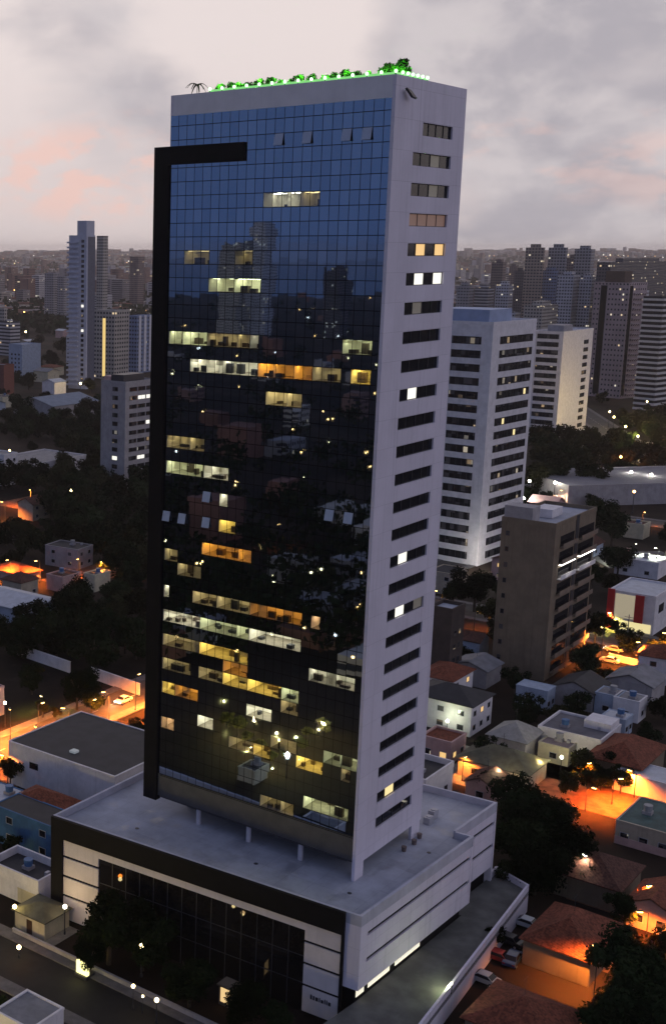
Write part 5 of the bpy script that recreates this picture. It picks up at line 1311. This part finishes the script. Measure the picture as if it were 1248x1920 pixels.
# ------------------------------------------------------------------ the far city, too many to count
def far_city():
    rg = random.Random(77); a = MB(); lights = MB(); wood = MB()
    mats = [facade('far_facade_grey', (.30, .27, .27), 3.2, 3, lit=.02), facade('far_facade_cream', (.42, .36, .31), 3.2, 3, lit=.04), facade('far_facade_white', (.50, .47, .48), 3.2, 3, lit=.03), facade('far_facade_brick', (.22, .12, .10), 3.2, 3, lit=.03), surf('far_roof_red', (.20, .09, .065), .9, .3, .05)]
    def gz(x, y):
        r = math.hypot(x, y); an = math.atan2(y, x); u = max(0, (r-3400)/(12000-3400)); fw = max(0, min(1, (math.sin(an)+.15)*2.5))
        return fw*(u**1.4)*(86 + 10*math.sin(an*23)+8*math.sin(an*41+1)+5*math.sin(an*77))-1
    u, v = dirs(YAW)
    def bl(x, y, w, d, h, m):
        z = gz(x, y); p = Vector((x, y, 0))
        c4 = [p, p+u*w, p+u*w+v*d, p+v*d]; a.add([(q.x, q.y, z) for q in c4]+[(q.x, q.y, z+h) for q in c4], [(4,5,6,7),(0,1,5,4),(1,2,6,5),(2,3,7,6),(3,0,4,7)], m)
    for k in range(5200):
        r = 1750*math.exp(rg.random()*math.log(11500/1750)); an = rg.uniform(R(58), R(94.5)); x, y = r*math.cos(an), r*math.sin(an)
        tall = rg.random() < (.10 if r < 5500 else .035); s = 1+r/5000
        h = rg.uniform(24, 62) if tall else rg.uniform(4, 11)*s; w, d = (rg.uniform(16, 26), rg.uniform(14, 24)) if tall else (rg.uniform(10, 26)*s, rg.uniform(10, 22)*s)
        bl(x, y, w, d, h, rg.choice([0, 1, 2, 3]) if tall else rg.choice([0, 1, 2, 4, 4]))
    for k in range(2600):
        r = 1500*math.exp(rg.random()**.8*math.log(9500/1500)); an = rg.uniform(R(58), R(94.5)); x, y = r*math.cos(an), r*math.sin(an); s = .30*r/1000*rg.uniform(.6, 1.3)*1.2
        z = gz(x, y)+rg.uniform(8, 13)+s; lights.ball((x, y, z), s, 6, 4, rg.choices([0, 1, 2], [5, 3, 4])[0])
    for k in range(2400):
        r = 1450*math.exp(rg.random()*math.log(8000/1450)); an = rg.uniform(R(58), R(94.5)); x, y = r*math.cos(an), r*math.sin(an); z = gz(x, y); R0 = rg.uniform(6, 12)*(1+r/6000)
        for _ in range(26):
            d = Vector((rg.gauss(0, 1), rg.gauss(0, 1), rg.gauss(0, .6)))*R0*.5; q = Vector((x, y, z+R0*.7))+d; s = R0*.3*rg.uniform(.6, 1.3); n_ = Vector((rg.gauss(0, 1), rg.gauss(0, 1), rg.gauss(.6, .6))).normalized(); p1 = n_.orthogonal().normalized()*s; p2 = n_.cross(p1)
            wood.add([q-p1, q+p2, q+p1, q-p2], [(0, 1, 2, 3)])
    tag(a.build('far_city', mats), kind='stuff')
    tag(lights.build('far_city_lights', [glow('far_light_orange', (1, .55, .2), 2.2), glow('far_light_white', (1, .95, .85), 2.4), glow('far_light_yellow', (1, .78, .4), 2.0)]), kind='stuff')
    tag(wood.build('far_woodland', LEAF[1]), kind='stuff')
    # the quarter to the left, which the glass front mirrors
    b_ = MB(); w2 = MB(); l2 = MB()
    for k in range(190):
        r = 60*math.exp(rg.random()*math.log(2450/60)); an = rg.uniform(R(150), R(208)); x, y = 40+r*math.cos(an), 150+r*math.sin(an)
        if x > -26 or r < 130: continue
        p = Vector((x, y, 0)); w, d, h = rg.uniform(8, 16), rg.uniform(8, 16), rg.choice([4, 5, 6, 7, 9, 14]) if r > 200 else rg.choice([3.5, 4, 6])
        if r > 900 and rg.random() < .2: h = rg.uniform(20, 50)
        c4 = [p, p+u*w, p+u*w+v*d, p+v*d]; b_.add([(q.x, q.y, -.3) for q in c4]+[(q.x, q.y, h) for q in c4], [(4,5,6,7),(0,1,5,4),(1,2,6,5),(2,3,7,6),(3,0,4,7)], rg.choice([0, 1, 3, 4]))
    for k in range(1250):
        r = 55*math.exp(rg.random()*math.log(2450/55)); an = rg.uniform(R(150), R(208)); x, y = 40+r*math.cos(an), 150+r*math.sin(an); R0 = rg.uniform(3.5, 7)
        if x > -24: continue
        if r < 135: continue
        for _ in range(60):
            d = Vector((rg.gauss(0, 1), rg.gauss(0, 1), rg.gauss(0, .7)))*R0*.5; q = Vector((x, y, R0))+d; s = R0*.17*rg.uniform(.6, 1.3); n_ = Vector((rg.gauss(0, 1), rg.gauss(0, 1), rg.gauss(.6, .6))).normalized(); p1 = n_.orthogonal().normalized()*s; p2 = n_.cross(p1)
            w2.add([q-p1, q+p2, q+p1, q-p2], [(0, 1, 2, 3)])
    for k in range(240):
        r = 110*math.exp(rg.random()*math.log(2400/110)); an = rg.uniform(R(150), R(208)); x, y = 40+r*math.cos(an), 150+r*math.sin(an)
        if x > -30: continue
        l2.ball((x, y, rg.uniform(5, 9)), .28+.22*r/1000, 6, 4, rg.choices([0, 1, 2], [6, 2, 3])[0])
    tag(b_.build('distant_houses', mats), kind='stuff'); tag(w2.build('distant_woodland', LEAF[0]), kind='stuff')
    tag(l2.build('distant_lights', [lampo, lampw, lampy]), kind='stuff')
far_city()

# ------------------------------------------------------------------ haze: the air between here and the skyline
def haze():
    m = bpy.data.materials.new('haze_air'); m.use_nodes = True; t = NT(m.node_tree); t.n.clear(); out = t.new('ShaderNodeOutputMaterial')
    v = t.new('ShaderNodeVolumePrincipled'); t.put(v, 'Color', (.98, .90, .90)); v.inputs['Density'].default_value = 0.000062; v.inputs['Anisotropy'].default_value = .55
    t.l.new(v.outputs[0], out.inputs['Volume'])
    o = MB().box(-12600, 12600, -12600, 12600, -3, 140).build('haze', m); tag(o, kind='stuff')
haze()
